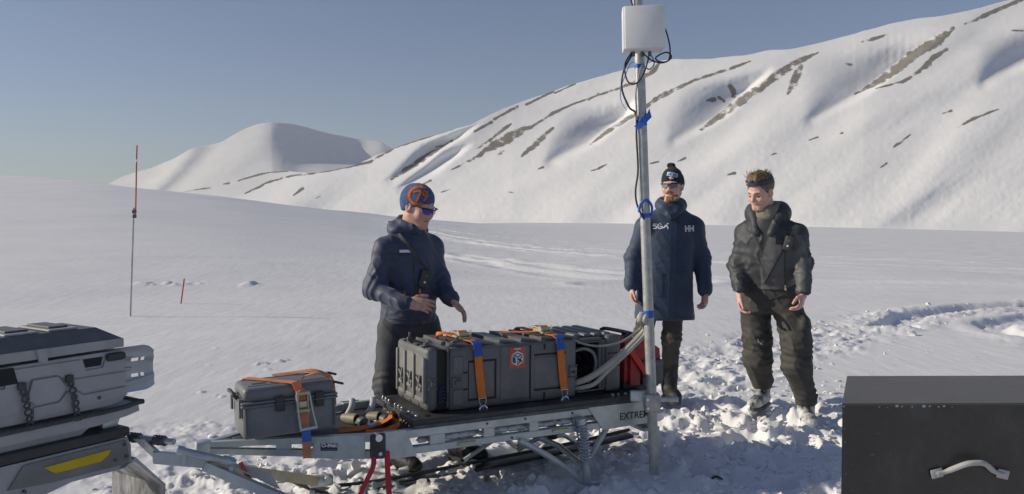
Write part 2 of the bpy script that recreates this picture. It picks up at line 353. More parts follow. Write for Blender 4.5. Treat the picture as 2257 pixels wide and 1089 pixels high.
def snow_height(x, y, detail=True):
    z = ground_big(x, y)
    if not detail: return z
    r = np.hypot(x, y); near = (r < 24) & (y > .5)
    xn, yn = x[near], y[near]
    m = np.zeros(xn.shape)
    wob = .35 * fbm2(xn / .6, yn / .6, 3)
    for pts, w, s in TRAMPLED: m = np.maximum(m, s * (1 - sstep(w * .45, w * 1.25, dpoly(xn, yn, pts) + wob * w)))
    h = .010 * fbm2(xn / 1.7, yn / .9, 4) + .035 * fbm2(xn / 5, yn / 4, 2)
    l1 = fbm2(xn / .42 + 3, yn / .42, 5, .55); l2 = fbm2(xn / .17, yn / .17 + 9, 4, .55); l3 = 1 - np.abs(fbm2(xn / .26 + 40, yn / .26, 3, .5))
    h = h + m * (.026 * l1 + .045 * np.maximum(l2 - .02, 0) + .016 * l3 + .010 * fbm2(xn / .06, yn / .06, 2) - .038)
    # scattered single crumbs outside the trodden parts
    cr = np.maximum(fbm2(xn / .13 + 70, yn / .13, 2) - .78, 0) * sstep(.05, .5, fbm2(xn / 1.6 + 9, yn / 1.6, 2) + .15) * (yn < 9)
    h = h + .09 * cr * (1 - m)
    for fx, fy, a in _fp:
        dx, dy = xn - fx, yn - fy; k = (dx * dx + dy * dy) < .16
        u = dx[k] * math.cos(a) + dy[k] * math.sin(a); v = -dx[k] * math.sin(a) + dy[k] * math.cos(a); q = np.sqrt((u / .17) ** 2 + (v / .085) ** 2)
        h[k] += -.05 * (1 - sstep(.45, 1.1, q)) + .016 * np.exp(-((q - 1.35) / .3) ** 2)
    # drive loop of the snow machines at the right: two compacted ruts
    loop = [(5.2, 11.2), (6.2, 12.6), (7.8, 13.7), (10.5, 14.6)]
    d1 = dpoly(xn, yn, loop); h = h - .09 * (1 - sstep(.12, .3, d1)) + .035 * np.exp(-((d1 - .42) / .2) ** 2)
    loop2 = [(6.3, 10.2), (6.7, 11.4), (7.9, 12.3), (10, 12.9)]
    d2 = dpoly(xn, yn, loop2); h = h - .07 * (1 - sstep(.1, .26, d2)) + .03 * np.exp(-((d2 - .36) / .18) ** 2)
    # wind-broken rim of snow blocks behind the two stakes at the left
    d3 = dpoly(xn, yn, [(-7.4, 16.6), (-6.4, 17.1), (-5.5, 17.0)]); h = h + (1 - sstep(.05, .45, d3)) * (.015 + .065 * np.maximum(fbm2(xn / .22, yn / .3 + 3, 3), 0))
    z[near] = z[near] + h * sstep(1.0, 2.5, r[near])
    # old machine tracks drawn out across the valley floor
    mid = (r >= 12) & (r < 160) & (y > 5); xm, ym = x[mid], y[mid]
    c, s_ = math.cos(R(-14)), math.sin(R(-14)); ua, va = c * xm + s_ * ym, -s_ * xm + c * ym
    band = sstep(-.22, -.10, xm / ym) * sstep(14, 26, r[mid]) * (1 - sstep(90, 150, r[mid]))
    wide = [([(-9, 62), (-3, 48), (4, 36), (12, 30), (26, 27)], 1), ([(-12, 75), (-4, 55), (3, 41), (10, 33), (24, 30.5)], 1), ([(-7, 56), (0, 38), (5, 29), (9, 25), (20, 22)], .8), ([(8, 40), (16, 31), (30, 27)], 1), ([(10, 27), (18, 24), (30, 21.5)], .8), ([(-14, 85), (0, 60), (20, 45), (45, 40)], 1.2), ([(-2, 30), (2.5, 22), (8, 19), (16, 17.4)], .6), ([(-5, 40), (-3, 30), (1.5, 21), (4.5, 19.2), (1.8, 18.4)], .6)]
    for pts, k in wide:
        dd = dpoly(xm, ym, [tuple(p[:2]) for p in spline([(*p, 0) for p in pts], 5)]) + .12 * noise2(xm / 2, ym / 2); z[mid] += k * (-.07 * (1 - sstep(.18, .42, dd)) + .045 * np.exp(-((dd - .62) / .2) ** 2))
    z[mid] += band * (.05 * np.abs(fbm2(ua / 16, va / 1.1, 4, .6)) + .03 * noise2(ua / 3, va / .5)) + .06 * fbm2(xm / 14, ym / 9, 2)
    return z
def make_ground():
    th = np.concatenate([np.linspace(-math.pi, -.72, 40, endpoint=False), np.linspace(-.72, .72, 900, endpoint=False), np.linspace(.72, math.pi, 41)])
    rr = np.concatenate([[.05, .5, 1.0, 1.6, 2.2], np.exp(np.linspace(math.log(2.6), math.log(9), 310, endpoint=False)), np.exp(np.linspace(math.log(9), math.log(20), 130, endpoint=False)),
                         np.exp(np.linspace(math.log(20), math.log(160), 230, endpoint=False)), np.exp(np.linspace(math.log(160), math.log(5000), 36))])
    T, Q = np.meshgrid(th, rr); X = Q * np.sin(T); Y = Q * np.cos(T)
    Z = snow_height(X, Y)
    o = grid_mesh('snow_field', np.stack([X, Y, Z], -1), 'snow'); tag(o, kind='structure', label='wind-packed snow field, trodden into lumps around the sled'); return o
make_ground()
def gz(x, y): return float(snow_height(np.array([float(x)]), np.array([float(y)]))[0])

# ------------------------------------------------------------------ mountains: real relief at its own distance
CXP = W_PX / 2
def mountain(name, label, sky_pts, base_pts, dist_pts, ts, cols, rows, bowls, rocks, relief, extra=None, xr=None):
    sx, sy = zip(*sky_pts); bx, by = zip(*base_pts); dx, dy = zip(*dist_pts)
    px = np.linspace(xr[0], xr[1], cols); ysk = np.interp(px, sx, sy); yb = np.interp(px, bx, by)
    k = np.ones(9) / 9; ysk = np.convolve(np.pad(ysk, 4, mode='edge'), k, 'valid') + .8 * noise2(px / 26, px * 0) + .25 * noise2(px / 9, px * 0 + 5)
    yb = np.maximum(yb, ysk + 1.5)
    t = np.linspace(0, 1, rows) ** .95
    PX = np.repeat(px[None], rows, 0); PY = yb[None] + (ysk - yb)[None] * t[:, None]
    E = (HORIZON - PY) / F_PX; TH = (PX - CXP) / F_PX
    Y0 = np.interp(px, dx, dy)[None]
    Y = Y0 * ts / (ts - np.minimum(E, ts * .8))
    D_ = np.zeros_like(Y)
    for lip, edge, amp in bowls:
        lp = sorted(lip, key=lambda q: q[1]); ep = sorted(edge, key=lambda q: q[1])
        ly = [q[1] for q in lp]; lx = [q[0] for q in lp]; ey = [q[1] for q in ep]; ex = [q[0] for q in ep]
        lo, hi = min(ly[0], ey[0]), max(ly[-1], ey[-1])
        L_ = np.interp(PY, ly, lx); X_ = np.maximum(np.interp(PY, ey, ex), L_ + 10)
        w = sstep(lo - 8, lo + .42 * (hi - lo), PY) * (1 - sstep(lo + .45 * (hi - lo), hi + 25, PY))
        f = (PX - L_) / (X_ - L_)
        ramp = sstep(-.10, 1.1, f)
        D_ = D_ + amp * w * np.where(f < 1, ramp, np.exp(-(np.maximum(PX - X_, 0) / (4 + 14 * sstep(lo + .3 * (hi - lo), hi, PY))) ** 2))
    kk = np.hanning(15); kk /= kk.sum()
    if bowls: D_ = np.apply_along_axis(lambda q_: np.convolve(np.pad(q_, 7, mode='edge'), kk, 'valid'), 1, D_); D_ = np.apply_along_axis(lambda q_: np.convolve(np.pad(q_, 7, mode='edge'), kk, 'valid'), 0, D_)
    Y = Y + D_
    if extra is not None: Y = Y + extra(PX, PY)
    fade = sstep(0, .12, t)[:, None] * np.ones_like(PX)
    # relief: gullies running down the slope plus broad waves
    q = PX + 1.2 * PY
    Y = Y + fade * relief * (.42 * fbm2(q / 190, PY / 260, 2) + .014 * fbm2(q / 34, PY / 60, 2) + .006 * fbm2(PX / 9, PY / 9, 2))
    Z = CAM_H + E * Y; X = TH * Y
    mask = np.zeros_like(PX)
    for pts in rocks:
        for (ax, ay, aw), (b_x, b_y, bw) in zip(pts[:-1], pts[1:]):
            vx, vy = b_x - ax, b_y - ay; tt = np.clip(((PX - ax) * vx + (PY - ay) * vy) / (vx * vx + vy * vy + 1e-6), 0, 1)
            d = np.hypot(PX - ax - tt * vx, (PY - ay - tt * vy)); ww = aw + (bw - aw) * tt
            mask = np.maximum(mask, np.clip(1.25 - d / np.maximum(ww * 1.3, .5), 0, 1))
    mask = np.minimum(mask, .92) * (.72 + .16 * fbm2(PX / 16, PY / 10, 3)) + .0
    # the far side falls away behind the crest
    nb = 8; back = []; mb = []
    for i in range(1, nb + 1):
        s_ = (i / nb) ** 1.5; yy = Y[-1] * (1 + .5 * s_); back.append(np.stack([TH[-1] * yy, yy, Z[-1] - s_ * (Z[-1] + 20) - .02 * i], -1)); mb.append(np.zeros_like(px))
    P = np.concatenate([np.stack([X, Y, Z], -1), np.stack(back)], 0); M = np.concatenate([mask, np.stack(mb)], 0)
    o = grid_mesh(name, P, 'snow_mountain'); at = o.data.attributes.new('rock', 'FLOAT', 'POINT'); at.data.foreach_set('value', M.reshape(-1).astype(np.float32))
    tag(o, kind='structure', label=label); return o

SKY_R = [(480, 452), (510, 440), (560, 415), (600, 396), (650, 384), (700, 381), (760, 371), (800, 357), (860, 331), (925, 307), (960, 299), (1040, 275), (1100, 245), (1180, 215), (1270, 185), (1340, 166), (1400, 150), (1440, 139), (1480, 133), (1560, 132), (1640, 125), (1690, 113), (1740, 112), (1800, 98), (1870, 80), (1950, 58), (2010, 45), (2080, 38), (2140, 25), (2200, 8), (2257, -6), (2400, -40), (2700, -90)]
BASE_R = [(480, 475), (700, 492), (860, 500), (1128, 512), (1500, 524), (2257, 545), (2700, 560)]
DIST_R = [(480, 1320), (860, 1190), (1128, 1100), (1500, 1000), (1900, 905), (2257, 835), (2700, 750)]
BOWLS = [
    ([(1045, 274), (995, 291), (925, 318), (887, 357), (850, 395)], [(1048, 278), (1012, 306), (955, 335), (905, 372), (862, 396)], 36),
    ([(990, 317), (960, 340), (910, 382), (876, 412)], [(1036, 318), (1002, 346), (940, 385), (888, 412)], 32),
    ([(1345, 214), (1254, 243), (1236, 272), (1210, 309), (1200, 350)], [(1402, 216), (1384, 258), (1342, 284), (1292, 318), (1212, 356)], 78),
    ([(1682, 150), (1566, 177), (1509, 200), (1487, 229), (1470, 262)], [(1690, 164), (1640, 210), (1578, 260), (1480, 312)], 60),
    ([(1835, 108), (1805, 122), (1782, 148), (1776, 191), (1778, 224), (1770, 262)], [(2082, 72), (2022, 112), (1936, 176), (1886, 210), (1782, 266)], 80),
    ([(2160, 52), (2140, 66), (2143, 90), (2156, 119), (2150, 160)], [(2560, 50), (2300, 118), (2200, 166), (2160, 182)], 75)]
ROCKS = [
    [(1542, 288, 5), (1600, 246, 12), (1655, 207, 14), (1700, 175, 12), (1752, 140, 11), (1798, 119, 3)], [(1733, 208, 4), (1745, 185, 13), (1756, 160, 12), (1762, 148, 7)],
    [(1880, 209, 3), (1935, 180, 10), (1975, 150, 16), (2010, 122, 15), (2060, 92, 16), (2092, 66, 7)], [(1925, 197, 2), (1985, 182, 5), (2020, 160, 6), (2050, 130, 8), (2080, 112, 6)],
    [(2030, 155, 4), (2044, 147, 6)],
    [(1300, 320, 2), (1342, 287, 8), (1365, 275, 6), (1400, 250, 8), (1440, 225, 5)],
    [(995, 375, 2), (1055, 345, 6), (1078, 326, 12), (1114, 310, 17), (1144, 293, 14), (1172, 281, 5), (1195, 266, 4), (1220, 250, 5), (1262, 231, 3), (1320, 211, 3), (1400, 183, 7), (1440, 158, 8), (1452, 140, 4)],
    [(1150, 345, 5), (1180, 318, 10), (1200, 300, 8), (1219, 283, 4)], [(1098, 342, 3), (1108, 335, 7)],
    [(864, 395, 4), (905, 368, 8), (945, 343, 9), (970, 328, 3), (997, 311, 4)], [(960, 325, 2), (990, 318, 3)],
    [(1088, 303, 4), (1107, 288, 6), (1127, 274, 3)], [(1052, 328, 3), (1083, 308, 5)], [(1046, 291, 4), (1083, 271, 5)], [(1090, 264, 4), (1140, 237, 5)], [(1160, 232, 4), (1219, 203, 4)], [(1223, 207, 3), (1267, 187, 3)], [(1296, 224, 2), (1318, 208, 3)], [(1030, 275, 3), (860, 330, 3)],
    [(1420, 237, 5), (1456, 214, 9), (1500, 192, 6), (1528, 179, 4), (1600, 156, 5), (1650, 138, 3)],
    [(1556, 224, 5), (1570, 222, 9)], [(1582, 216, 5), (1592, 224, 6)], [(1608, 194, 9), (1614, 206, 8)], [(1610, 215, 4), (1616, 216, 5)],
    [(2118, 57, 3), (2150, 44, 7), (2190, 26, 7), (2262, -4, 6)], [(1893, 96, 3), (1920, 89, 6), (1950, 80, 3)], [(2222, 71, 3), (2245, 72, 3)], [(1860, 143, 4), (1872, 146, 5)],
    [(1780, 310, 2), (1800, 303, 3)], [(1848, 296, 2), (1854, 294, 3)], [(2072, 252, 2), (2092, 245, 4)], [(2106, 282, 2), (2140, 263, 5), (2195, 242, 3)], [(1966, 325, 3), (1985, 312, 5), (2004, 297, 2)], [(1938, 370, 2), (1952, 361, 4)],
    [(1602, 386, 2), (1618, 382, 5)], [(1698, 342, 2), (1710, 338, 4)], [(1302, 377, 2), (1320, 371, 4), (1336, 363, 2)], [(1186, 373, 2), (1196, 369, 4)], [(1432, 361, 2), (1450, 357, 3)], [(1492, 357, 2), (1510, 349, 4)], [(1122, 424, 2), (1130, 424, 4)], [(934, 405, 2), (950, 398, 4)], [(972, 424, 2), (992, 418, 2)],
    [(540, 427, 2), (560, 418, 4), (582, 408, 3)], [(579, 406, 3), (641, 388, 4), (685, 383, 4), (730, 376, 3), (773, 367, 4), (817, 357, 5), (866, 329, 4)], [(648, 431, 3), (668, 415, 5)], [(697, 437, 2), (706, 433, 3)]]
mountain('mountain', 'long snowy mountain ridge with brown rocky spurs on the right', SKY_R, BASE_R, DIST_R, .62, 940, 300, BOWLS, ROCKS, 34, xr=(484, 2690))

SKY_F = [(150, 440), (235, 408), (270, 390), (330, 372), (380, 353), (425, 328), (440, 325), (490, 315), (520, 297), (545, 283), (575, 274), (605, 270), (650, 274), (700, 289), (760, 302), (820, 310), (840, 313), (862, 327), (900, 345), (1000, 380), (1100, 400)]
def far_shape(PX, PY):
    rg = np.interp(PY, [268, 300, 345, 380, 420], [604, 606, 616, 626, 640])
    d = PX - rg; sp = 14 * np.log1p(np.exp(np.clip(d / 14, -30, 30))); sm_ = sp - d           # soft crest between the two flanks
    shelf = sstep(350, 385, PY) * sstep(620, 720, PX)
    s2 = np.interp(PY, [325, 345, 380, 420], [426, 415, 385, 340]); d2 = PX - s2
    return sp * 2.1 * (1 - .85 * shelf) * (1 - sstep(780, 850, PX) * .3) + sm_ * 2.0 - 60 * np.exp(-(d2 / 30.) ** 2)
mountain('far_mountain', 'distant smooth snow peak, its right flank in shade', SKY_F, [(150, 450), (1100, 470)], [(150, 4300), (600, 4600), (1100, 5200)], .62, 420, 110, [], [], 120, far_shape, xr=(170, 1090))
mountain('low_ridge', 'low snow ridge with a thin line of rocks below the distant peak', [(330, 440), (400, 424), (440, 416), (470, 412), (530, 395), (575, 382), (632, 376), (700, 384), (760, 400), (850, 430)], [(330, 455), (850, 480)], [(330, 2600), (850, 2300)], .5, 240, 50, [], [[(408, 422, 2), (464, 414, 4)], [(494, 406, 2), (506, 404, 3)], [(526, 399, 2), (570, 384, 5), (600, 379, 3), (634, 377, 4)]], 50, xr=(336, 845))

# loose crumbs of broken snow crust scattered over the trodden parts
ico = bmesh.new(); bmesh.ops.create_icosphere(ico, subdivisions=1, radius=1); iv = np.array([v.co[:] for v in ico.verts]); itf = [[v.index for v in f.verts] for f in ico.faces]; ico.free()
cv, cf = [], []
nC = 0
while nC < 3000:
    pts, w, s_ = TRAMPLED[random.choice((0, 0, 0, 1, 1, 2, 2, 2, 3))]; k = random.randrange(len(pts) - 1); t = random.random()
    x = pts[k][0] + (pts[k + 1][0] - pts[k][0]) * t + random.gauss(0, w * .75); y = pts[k][1] + (pts[k + 1][1] - pts[k][1]) * t + random.gauss(0, w * .75)
    if y < 3.2: continue
    cv.append((x, y)); nC += 1
cv = np.array(cv); cz_ = snow_height(cv[:, 0].copy(), cv[:, 1].copy()); VV = []
for i, (x, y) in enumerate(cv):
    r = min(.045, .006 + random.expovariate(1 / .008)); sc_ = np.array([random.uniform(.7, 1.5), random.uniform(.7, 1.5), random.uniform(.5, .95)]) * r
    an = random.random() * 6.3; M_ = np.array([[math.cos(an), -math.sin(an), 0], [math.sin(an), math.cos(an), 0], [0, 0, 1]])
    VV.append((iv * (1 + .28 * RNG.standard_normal((len(iv), 1))) * sc_) @ M_.T + [x, y, cz_[i] + r * .25]); cf += [[q + i * len(iv) for q in f] for f in itf]
cr_ = link_mesh('snow_crumbs', np.concatenate(VV), cf, 'snow', None, 50); tag(cr_, 'loose crumbs of broken snow crust over the trodden ground', 'snow', kind='stuff')

# ------------------------------------------------------------------ cargo sled (own frame: x along the sled, y across, z up)
YAW = R(28.2)
MS = Matrix.Translation((-.446, 4.2, 0)) @ Matrix.Rotation(YAW, 4, 'Z') @ Matrix.Rotation(R(.5), 4, 'Y')
def SP(u, v, z): return np.array(MS @ Vector((u, v, z)))
sled = Thing('cargo_sled', 'galvanised steel cargo sled carrying the black cases, towed behind the snowmobile', 'sled', (.2, .28, 0), MS)
NV, FV = -.08, .64                       # near and far side
def rail(v, z0, z1, u0=-.26, u1=1.40): return MB().rspan((u0, v - .02, z0), (u1, v + .02, z1), .004, 1)
for v in (NV, FV):
    o = sled.part('side_rail', rail(v, .345, .388), 'galvanised'); sled.part('lower_rail', rail(v, .262, .300, -.26, 1.12 if v == NV else 1.40), 'galvanised')
    for i, (a, b) in enumerate(((-.018, .062), (.285, .345), (.560, .615), (.850, .915), (1.36, 1.40))):
        sled.part('post', MB().box(((a + b) / 2, v, .3225), (b - a, .032, .0448)), 'galvanised')
    # folded corner plates
    sg = -1 if v == NV else 1; y = v + sg * .0225
    sled.part('corner_plate', MB().prism([(-.262, y, .255), (-.262, y, .392), (-.155, y, .392), (-.095, y, .255)], (0, sg * .004, 0)), 'galvanised')
    pl = sled.part('name_plate', MB().prism([(.93, y, .392), (1.405, y, .392), (1.405, y, .262), (1.035, y, .255)], (0, sg * .004, 0)), 'galvanised')
    if v == NV:
        sled.part('lettering', text_mesh('EXTREME', .058, (1.145, y - .004, .300), (1, 0, -.02), (0, 0, 1), .002, bold=.0006), 'letter_dark', pl)
        for u in (.13, .70):
            sled.part('slot_bracket', MB().rspan((u, NV - .030, .276), (u + .105, NV - .0205, .292), .003, 1), 'zinc_yellow')
        for u, z in ((.53, .372), (.45, .279), (.83, .372), (1.30, .372), (.30, .372)): sled.part('bolt', MB().cyl((u, NV - .026, z), (u, NV - .0195, z), .006, n=8), 'dark_metal')
# tapering nose: two bars each side meeting at the tip
TIP = V3(-1.05, .28, 0)
for v in (NV, FV):
    a = V3(-.262, v, 0); d = nrm(TIP - a); n_ = nrm(np.cross(d, (0, 0, 1)))
    def seg(p, q, z0, z1, z2, z3, th=.034):   # bar with its own height at each end
        m = MB(); P = []
        for e, (lo, hi) in ((p, (z0, z1)), (q, (z2, z3))):
            for s_ in (-1, 1):
                for z in (lo, hi): P.append(e + n_ * s_ * th / 2 + V3(0, 0, z))
        m.add(P, [(0, 1, 3, 2), (4, 6, 7, 5), (0, 4, 5, 1), (2, 3, 7, 6), (1, 5, 7, 3), (0, 2, 6, 4)]); return m
    L_ = np.linalg.norm(TIP - a)
    sled.part('nose_rail', seg(a, TIP, .345, .384, .325, .348), 'galvanised')
    sled.part('nose_rail', seg(a, TIP, .258, .296, .292, .318), 'galvanised')
    p = a + d * L_ * .10; q = a + d * L_ * .36
    side = -1 if v == NV else 1; off = n_ * (.0205 if (n_ @ V3(0, side, 0)) > 0 else -.0205)
    gp = MB().prism([p + off + V3(0, 0, .26), p + off + V3(0, 0, .38), q + off + V3(0, 0, .372), a + d * L_ * .43 + off + V3(0, 0, .268)], nrm(off) * .004)
    plate = sled.part('nose_plate', gp, 'galvanised')
    m = a + d * L_ * .56; sled.part('post', MB().box(m + V3(0, 0, .325), (.07, .030, .06), [d, n_, (0, 0, 1)]), 'galvanised')
    if v == NV:
        ex = -d; c = a + d * L_ * .335 + off * 1.28
        lab = sled.part('maker_label', MB().box(c + ex * .028 + V3(0, 0, .322), (.082, .0025, .036), [ex, nrm(off), (0, 0, 1)]), 'label_navy', plate)
        sled.part('lettering', text_mesh('O-Mek', .026, c + nrm(off) * .003 + ex * -.008 + V3(0, 0, .3235), ex, (0, 0, 1), .0015, bold=.0012), 'label_white', plate)
        sled.part('label_line', MB().box(c + nrm(off) * .0038 + ex * .026 + V3(0, 0, .3105), (.062, .0012, .0035), [ex, nrm(off), (0, 0, 1)]), 'grey_plastic', plate)
sled.part('nose_tip', MB().rbox(TIP + V3(-.01, 0, .318), (.07, .07, .075), .012).cyl(TIP + V3(-.035, 0, .30), TIP + V3(-.075, 0, .255), .02), 'galvanised')
# deck
sled.part('deck', MB().span((-.26, NV + .02, .335), (1.39, FV - .02, .350)), 'deck_rubber')
sled.part('deck', MB().prism([(-.2605, NV + .04, .336), (-.92, .22, .336), (-.92, .34, .336), (-.2605, FV - .04, .336)], (0, 0, .012)), 'deck_rubber')
for u in (-.60, .05, .75): sled.part('cross_member', MB().span((u, NV + .05 + (.16 if u < -.3 else 0), .300), (u + .05, FV - .05 - (.16 if u < -.3 else 0), .3345)), 'galvanised')
# winch of the tie-down strap
w = sled.part('strap_winch', MB().rspan((-.345, NV - .062, .272), (-.268, NV - .0268, .395), .012, 2), 'black_plastic')
sled.part('ratchet_wheel', MB().cyl((-.31, NV - .074, .38), (-.31, NV - .020, .38), .018), 'chrome', w)
sled.part('bolt', MB().cyl((-.30, NV - .0675, .30), (-.30, NV - .0615, .30), .010, n=8), 'chrome', w)
# runners: the far one lies on the snow, the near one below the picture's edge
for v, dz, cut in ((.44, 0.0, 7), (-.16, -.09, 5)):
    path = [(-.62, v - .04, .10), (-.50, v - .03, .03), (-.36, v - .02, -.02), (-.1, v, -.035), (.5, v, -.01), (1.05, v, .015), (1.62, v, .055)][:cut]
    path = [(a, b, c + dz) for a, b, c in path]
    rn = sled.part('ski', MB().ribbon(spline([(p_, q_, r_ - .025) for p_, q_, r_ in path], 6), (0, 1, 0), .10, .018), 'black_plastic')
    sled.part('ski_keel', MB().tube(spline([(a, b, c + .008) for a, b, c in path[2:]], 6), .011, 8), 'black_plastic', rn)
# suspension arms, spring legs and axle between the runners
for v in (NV - .03, FV + .02):
    sled.part('suspension_arm', MB().tube(spline([(.49, v, .262), (.66, v, .16), (.80, v, .06), (.90, v, -.02), (1.0, v, -.04)], 6), .017, 10), 'galvanised')
    sled.part('suspension_arm', MB().tube(spline([(1.10, v + .05, .262), (1.02, v + .05, .15), (.93, v + .05, .02)], 6), .016, 10), 'galvanised')
    leg = sled.part('shock_absorber', MB().cyl((.870, v - .018, .33), (.905, v - .018, .08), .016).cyl((.905, v - .018, .08), (.915, v - .018, -.02), .021).cyl((.866, v - .018, .345), (.871, v - .018, .315), .028), 'galvanised')
    hel = [V3(.871 + .032 * k / 120, v - .018 + .030 * math.sin(k * .62), .318 - .215 * k / 120) + V3(.030 * math.cos(k * .62), 0, 0) for k in range(121)]
    sled.part('coil_spring', MB().tube(hel, .0052, 6), 'chrome', leg)
    sled.part('shock_mount', MB().rspan((.855, v - .022, .26), (.91, v + .03, .30), .006), 'galvanised')
sled.part('axle', MB().tube([(.93, NV + .02, .05), (.93, .2, .10), (.93, FV - .1, .09)], .018, 10), 'galvanised')
sled.part('bump_stop', MB().tube([(1.0, .40, .09), (1.0, .40, .13), (1.0, .40, .17), (1.0, .40, .215)], [.034, .036, .028, .006], 12), 'black_plastic')
sled.part('axle_link', MB().tube(spline([(.78, .44, .03), (.90, .42, .09), (1.0, .40, .095), (1.10, .42, .09), (1.2, .44, .03)], 5), .014, 8), 'galvanised')
for u in (.42,): sled.part('ski_strut', MB().tube([(u, .44, 0.02), (u + .18, .40, .13), (u + .3, .38, .262)], .014, 8), 'galvanised')
# rear coupling
rc = sled.part('rear_coupling', MB().rspan((1.401, NV + .0, .30), (1.50, .30, .315), .004).rspan((1.46, .02, .17), (1.50, .16, .3), .004).rspan((1.42, .02, .17), (1.54, .16, .19), .004), 'galvanised')
sled.part('coupling_pin', MB().cyl((1.52, .09, .19), (1.52, .09, .27), .014).torus((1.52, .09, .285), (0, 1, 0), .02, .004, 14, 6), 'chrome', rc)
sled.part('ramp_edge', MB().rspan((1.43, .20, .36), (1.60, .56, .372), .003), 'red_paint')
# draw bar: beam, two arms spreading to the runners, pivot pins
HP = V3(-1.30, -.07, .42)
beam = sled.part('draw_bar', MB().prism([(-1.31, -.10, .375), (-1.31, -.10, .425), (-1.08, -.13, .38), (-1.08, -.13, .33)], (0, .04, 0)), 'galvanised')
sled.part('lift_lever', MB().prism([(-1.385, -.04, .478), (-1.345, -.075, .478), (-1.27, -.10, .395), (-1.31, -.07, .395)], (.012, .02, 0)), 'galvanised', beam)
sled.part('hitch_rod', MB().cyl((-1.40, .02, .475), (-1.23, -.135, .470), .0135), 'galvanised', beam)
for t0, t1 in ((0.0, .28), (.55, .82)):
    a, b = V3(-1.40, .02, .475), V3(-1.23, -.135, .470); d = b - a; dn = nrm(d); e1 = nrm(np.cross(dn, (0, 0, 1))); e2 = np.cross(dn, e1)
    sled.part('damper_spring', MB().tube([a + d * (t0 + (t1 - t0) * k / 40) + .021 * (math.cos(k) * e1 + math.sin(k) * e2) for k in range(41)], .0035, 5), 'dark_metal', beam)
A1 = V3(-1.10, -.125, .345)
far_arm = sled.part('draw_arm', MB().box((A1 + V3(-.50, .30, .07)) / 2 + V3(0, 0, 0), (np.linalg.norm(V3(-.50, .30, .07) - A1), .035, .05), [nrm(V3(-.50, .30, .07) - A1), nrm(np.cross((0, 0, 1), V3(-.50, .30, .07) - A1)), nrm(np.cross(V3(-.50, .30, .07) - A1, np.cross((0, 0, 1), V3(-.50, .30, .07) - A1)))]), 'zinc_yellow')
sled.part('arm_joint', MB().rbox((-.47, .32, .06), (.13, .06, .055), .012).cyl((-.44, .27, .07), (-.44, .37, .07), .02), 'galvanised', far_arm)
B1 = V3(-.62, -.40, .12); ab = B1 - A1
near_arm = sled.part('draw_arm', MB().box((A1 + B1) / 2, (np.linalg.norm(ab), .03, .042), [nrm(ab), nrm(np.cross((0, 0, 1), ab)), nrm(np.cross(ab, np.cross((0, 0, 1), ab)))]), 'galvanised')
sled.part('arm_joint', MB().rbox(B1 + V3(.04, .01, -.02), (.12, .06, .055), .012), 'galvanised', near_arm)
sled.part('gusset_plate', MB().prism([(-1.06, -.13, .37), (-.78, .06, .215), (-.80, -.22, .225)], (0, 0, .006)), 'galvanised')
lk = sled.part('link_rod', MB().cyl((-1.20, -.12, .425), (-.98, -.17, .355), .0155).cyl((-1.035, -.158, .373), (-.99, -.168, .358), .021).cyl((-1.215, -.116, .43), (-1.19, -.122, .421), .02), 'galvanised')
for a in ((-1.19, -.122, .42), (-1.0, -.166, .36)): sled.part('lug', MB().box(V3(*a) + V3(0, 0, -.025), (.018, .012, .05)), 'galvanised', lk)
sled.part('shackle', MB().torus((-1.125, .235, .285), (0.5, 1, 0), .026, .005, 16, 6), 'chrome')
sled.part('pennant', MB().ribbon([(-.955, -.14, .345), (-.93, -.165, .29), (-.90, -.19, .235), (-.885, -.20, .20)], (1, .5, .2), .022, .002), 'sticker_red', near_arm)

# red tie-down strap ends hanging from the winch
def strap(name, label, path, side, w, material, group=None, base=None, th=.004, cat='strap'):
    b = base or path[-1]; t = Thing(name, label, cat, b, MS, group); t.part('webbing', MB().ribbon(path, side, w, th), material); return t
strap('red_strap', 'red strap end slanting down from the black winch', spline([(-.335, NV - .066, .290), (-.345, NV - .08, .24), (-.41, NV - .085, .12), (-.465, NV - .09, -.02)], 4), (1, .2, .1), .026, 'strap_red', base=(-.465, NV - .09, -.02))
strap('red_strap', 'red strap end hanging straight down beside the black winch', [(-.258, NV - .040, .30), (-.252, NV - .042, .15), (-.240, NV - .045, -.02)], (1, .1, 0), .028, 'strap_red', base=(-.240, NV - .045, -.02))

# snow lying on the lower rail
sm = MB()
for i in range(150):
    u = random.uniform(-.05, 1.3); r = random.uniform(.012, .03); z = .306
    sm.rbox((u, NV + .045 + random.uniform(-.012, .015), z + r * .3), (r * 2.6, .035, r * 1.3), r * .6, 1)
so_ = link_mesh('loose_snow', sm.v, sm.f, 'snow', None, 180); so_.matrix_world = MS; tag(so_, 'thin strip of loose snow lying along the lower sled rail', 'snow', kind='stuff')

# ------------------------------------------------------------------ mounting plate with bolts
ZP = .404
mp_ = Thing('mounting_plate', 'flat black steel mounting plate bolted to the sled under the large case', 'plate', (.55, .25, .351), MS)
plate = mp_.part('plate', MB().rspan((-.11, -.095, ZP), (1.40, .53, ZP + .026), .003, 1), 'black_plastic')
mp_.part('edge_strip', MB().rspan((-.108, -.0985, ZP - .020), (1.38, -.080, ZP + .001), .002, 1), 'dark_metal')
for u in (-.06, .30, .66, 1.02, 1.34): mp_.part('bearer', MB().span((u, -.06, .351), (u + .05, .50, ZP - .0005)), 'bare_plywood')
for i in range(12):
    v = -.04 + i * .05
    if i % 4 == 3: continue
    mp_.part('bolt', MB().cyl((-.075, v, ZP + .026), (-.075, v, ZP + .038), .011, n=6).cyl((-.075, v, ZP + .038), (-.075, v, ZP + .045), .006, n=8), 'chrome')
for u in (1.13, 1.17, 1.22, 1.26):
    mp_.part('bolt', MB().cyl((u, -.06, ZP + .026), (u, -.06, ZP + .040), .010, n=6), 'chrome')
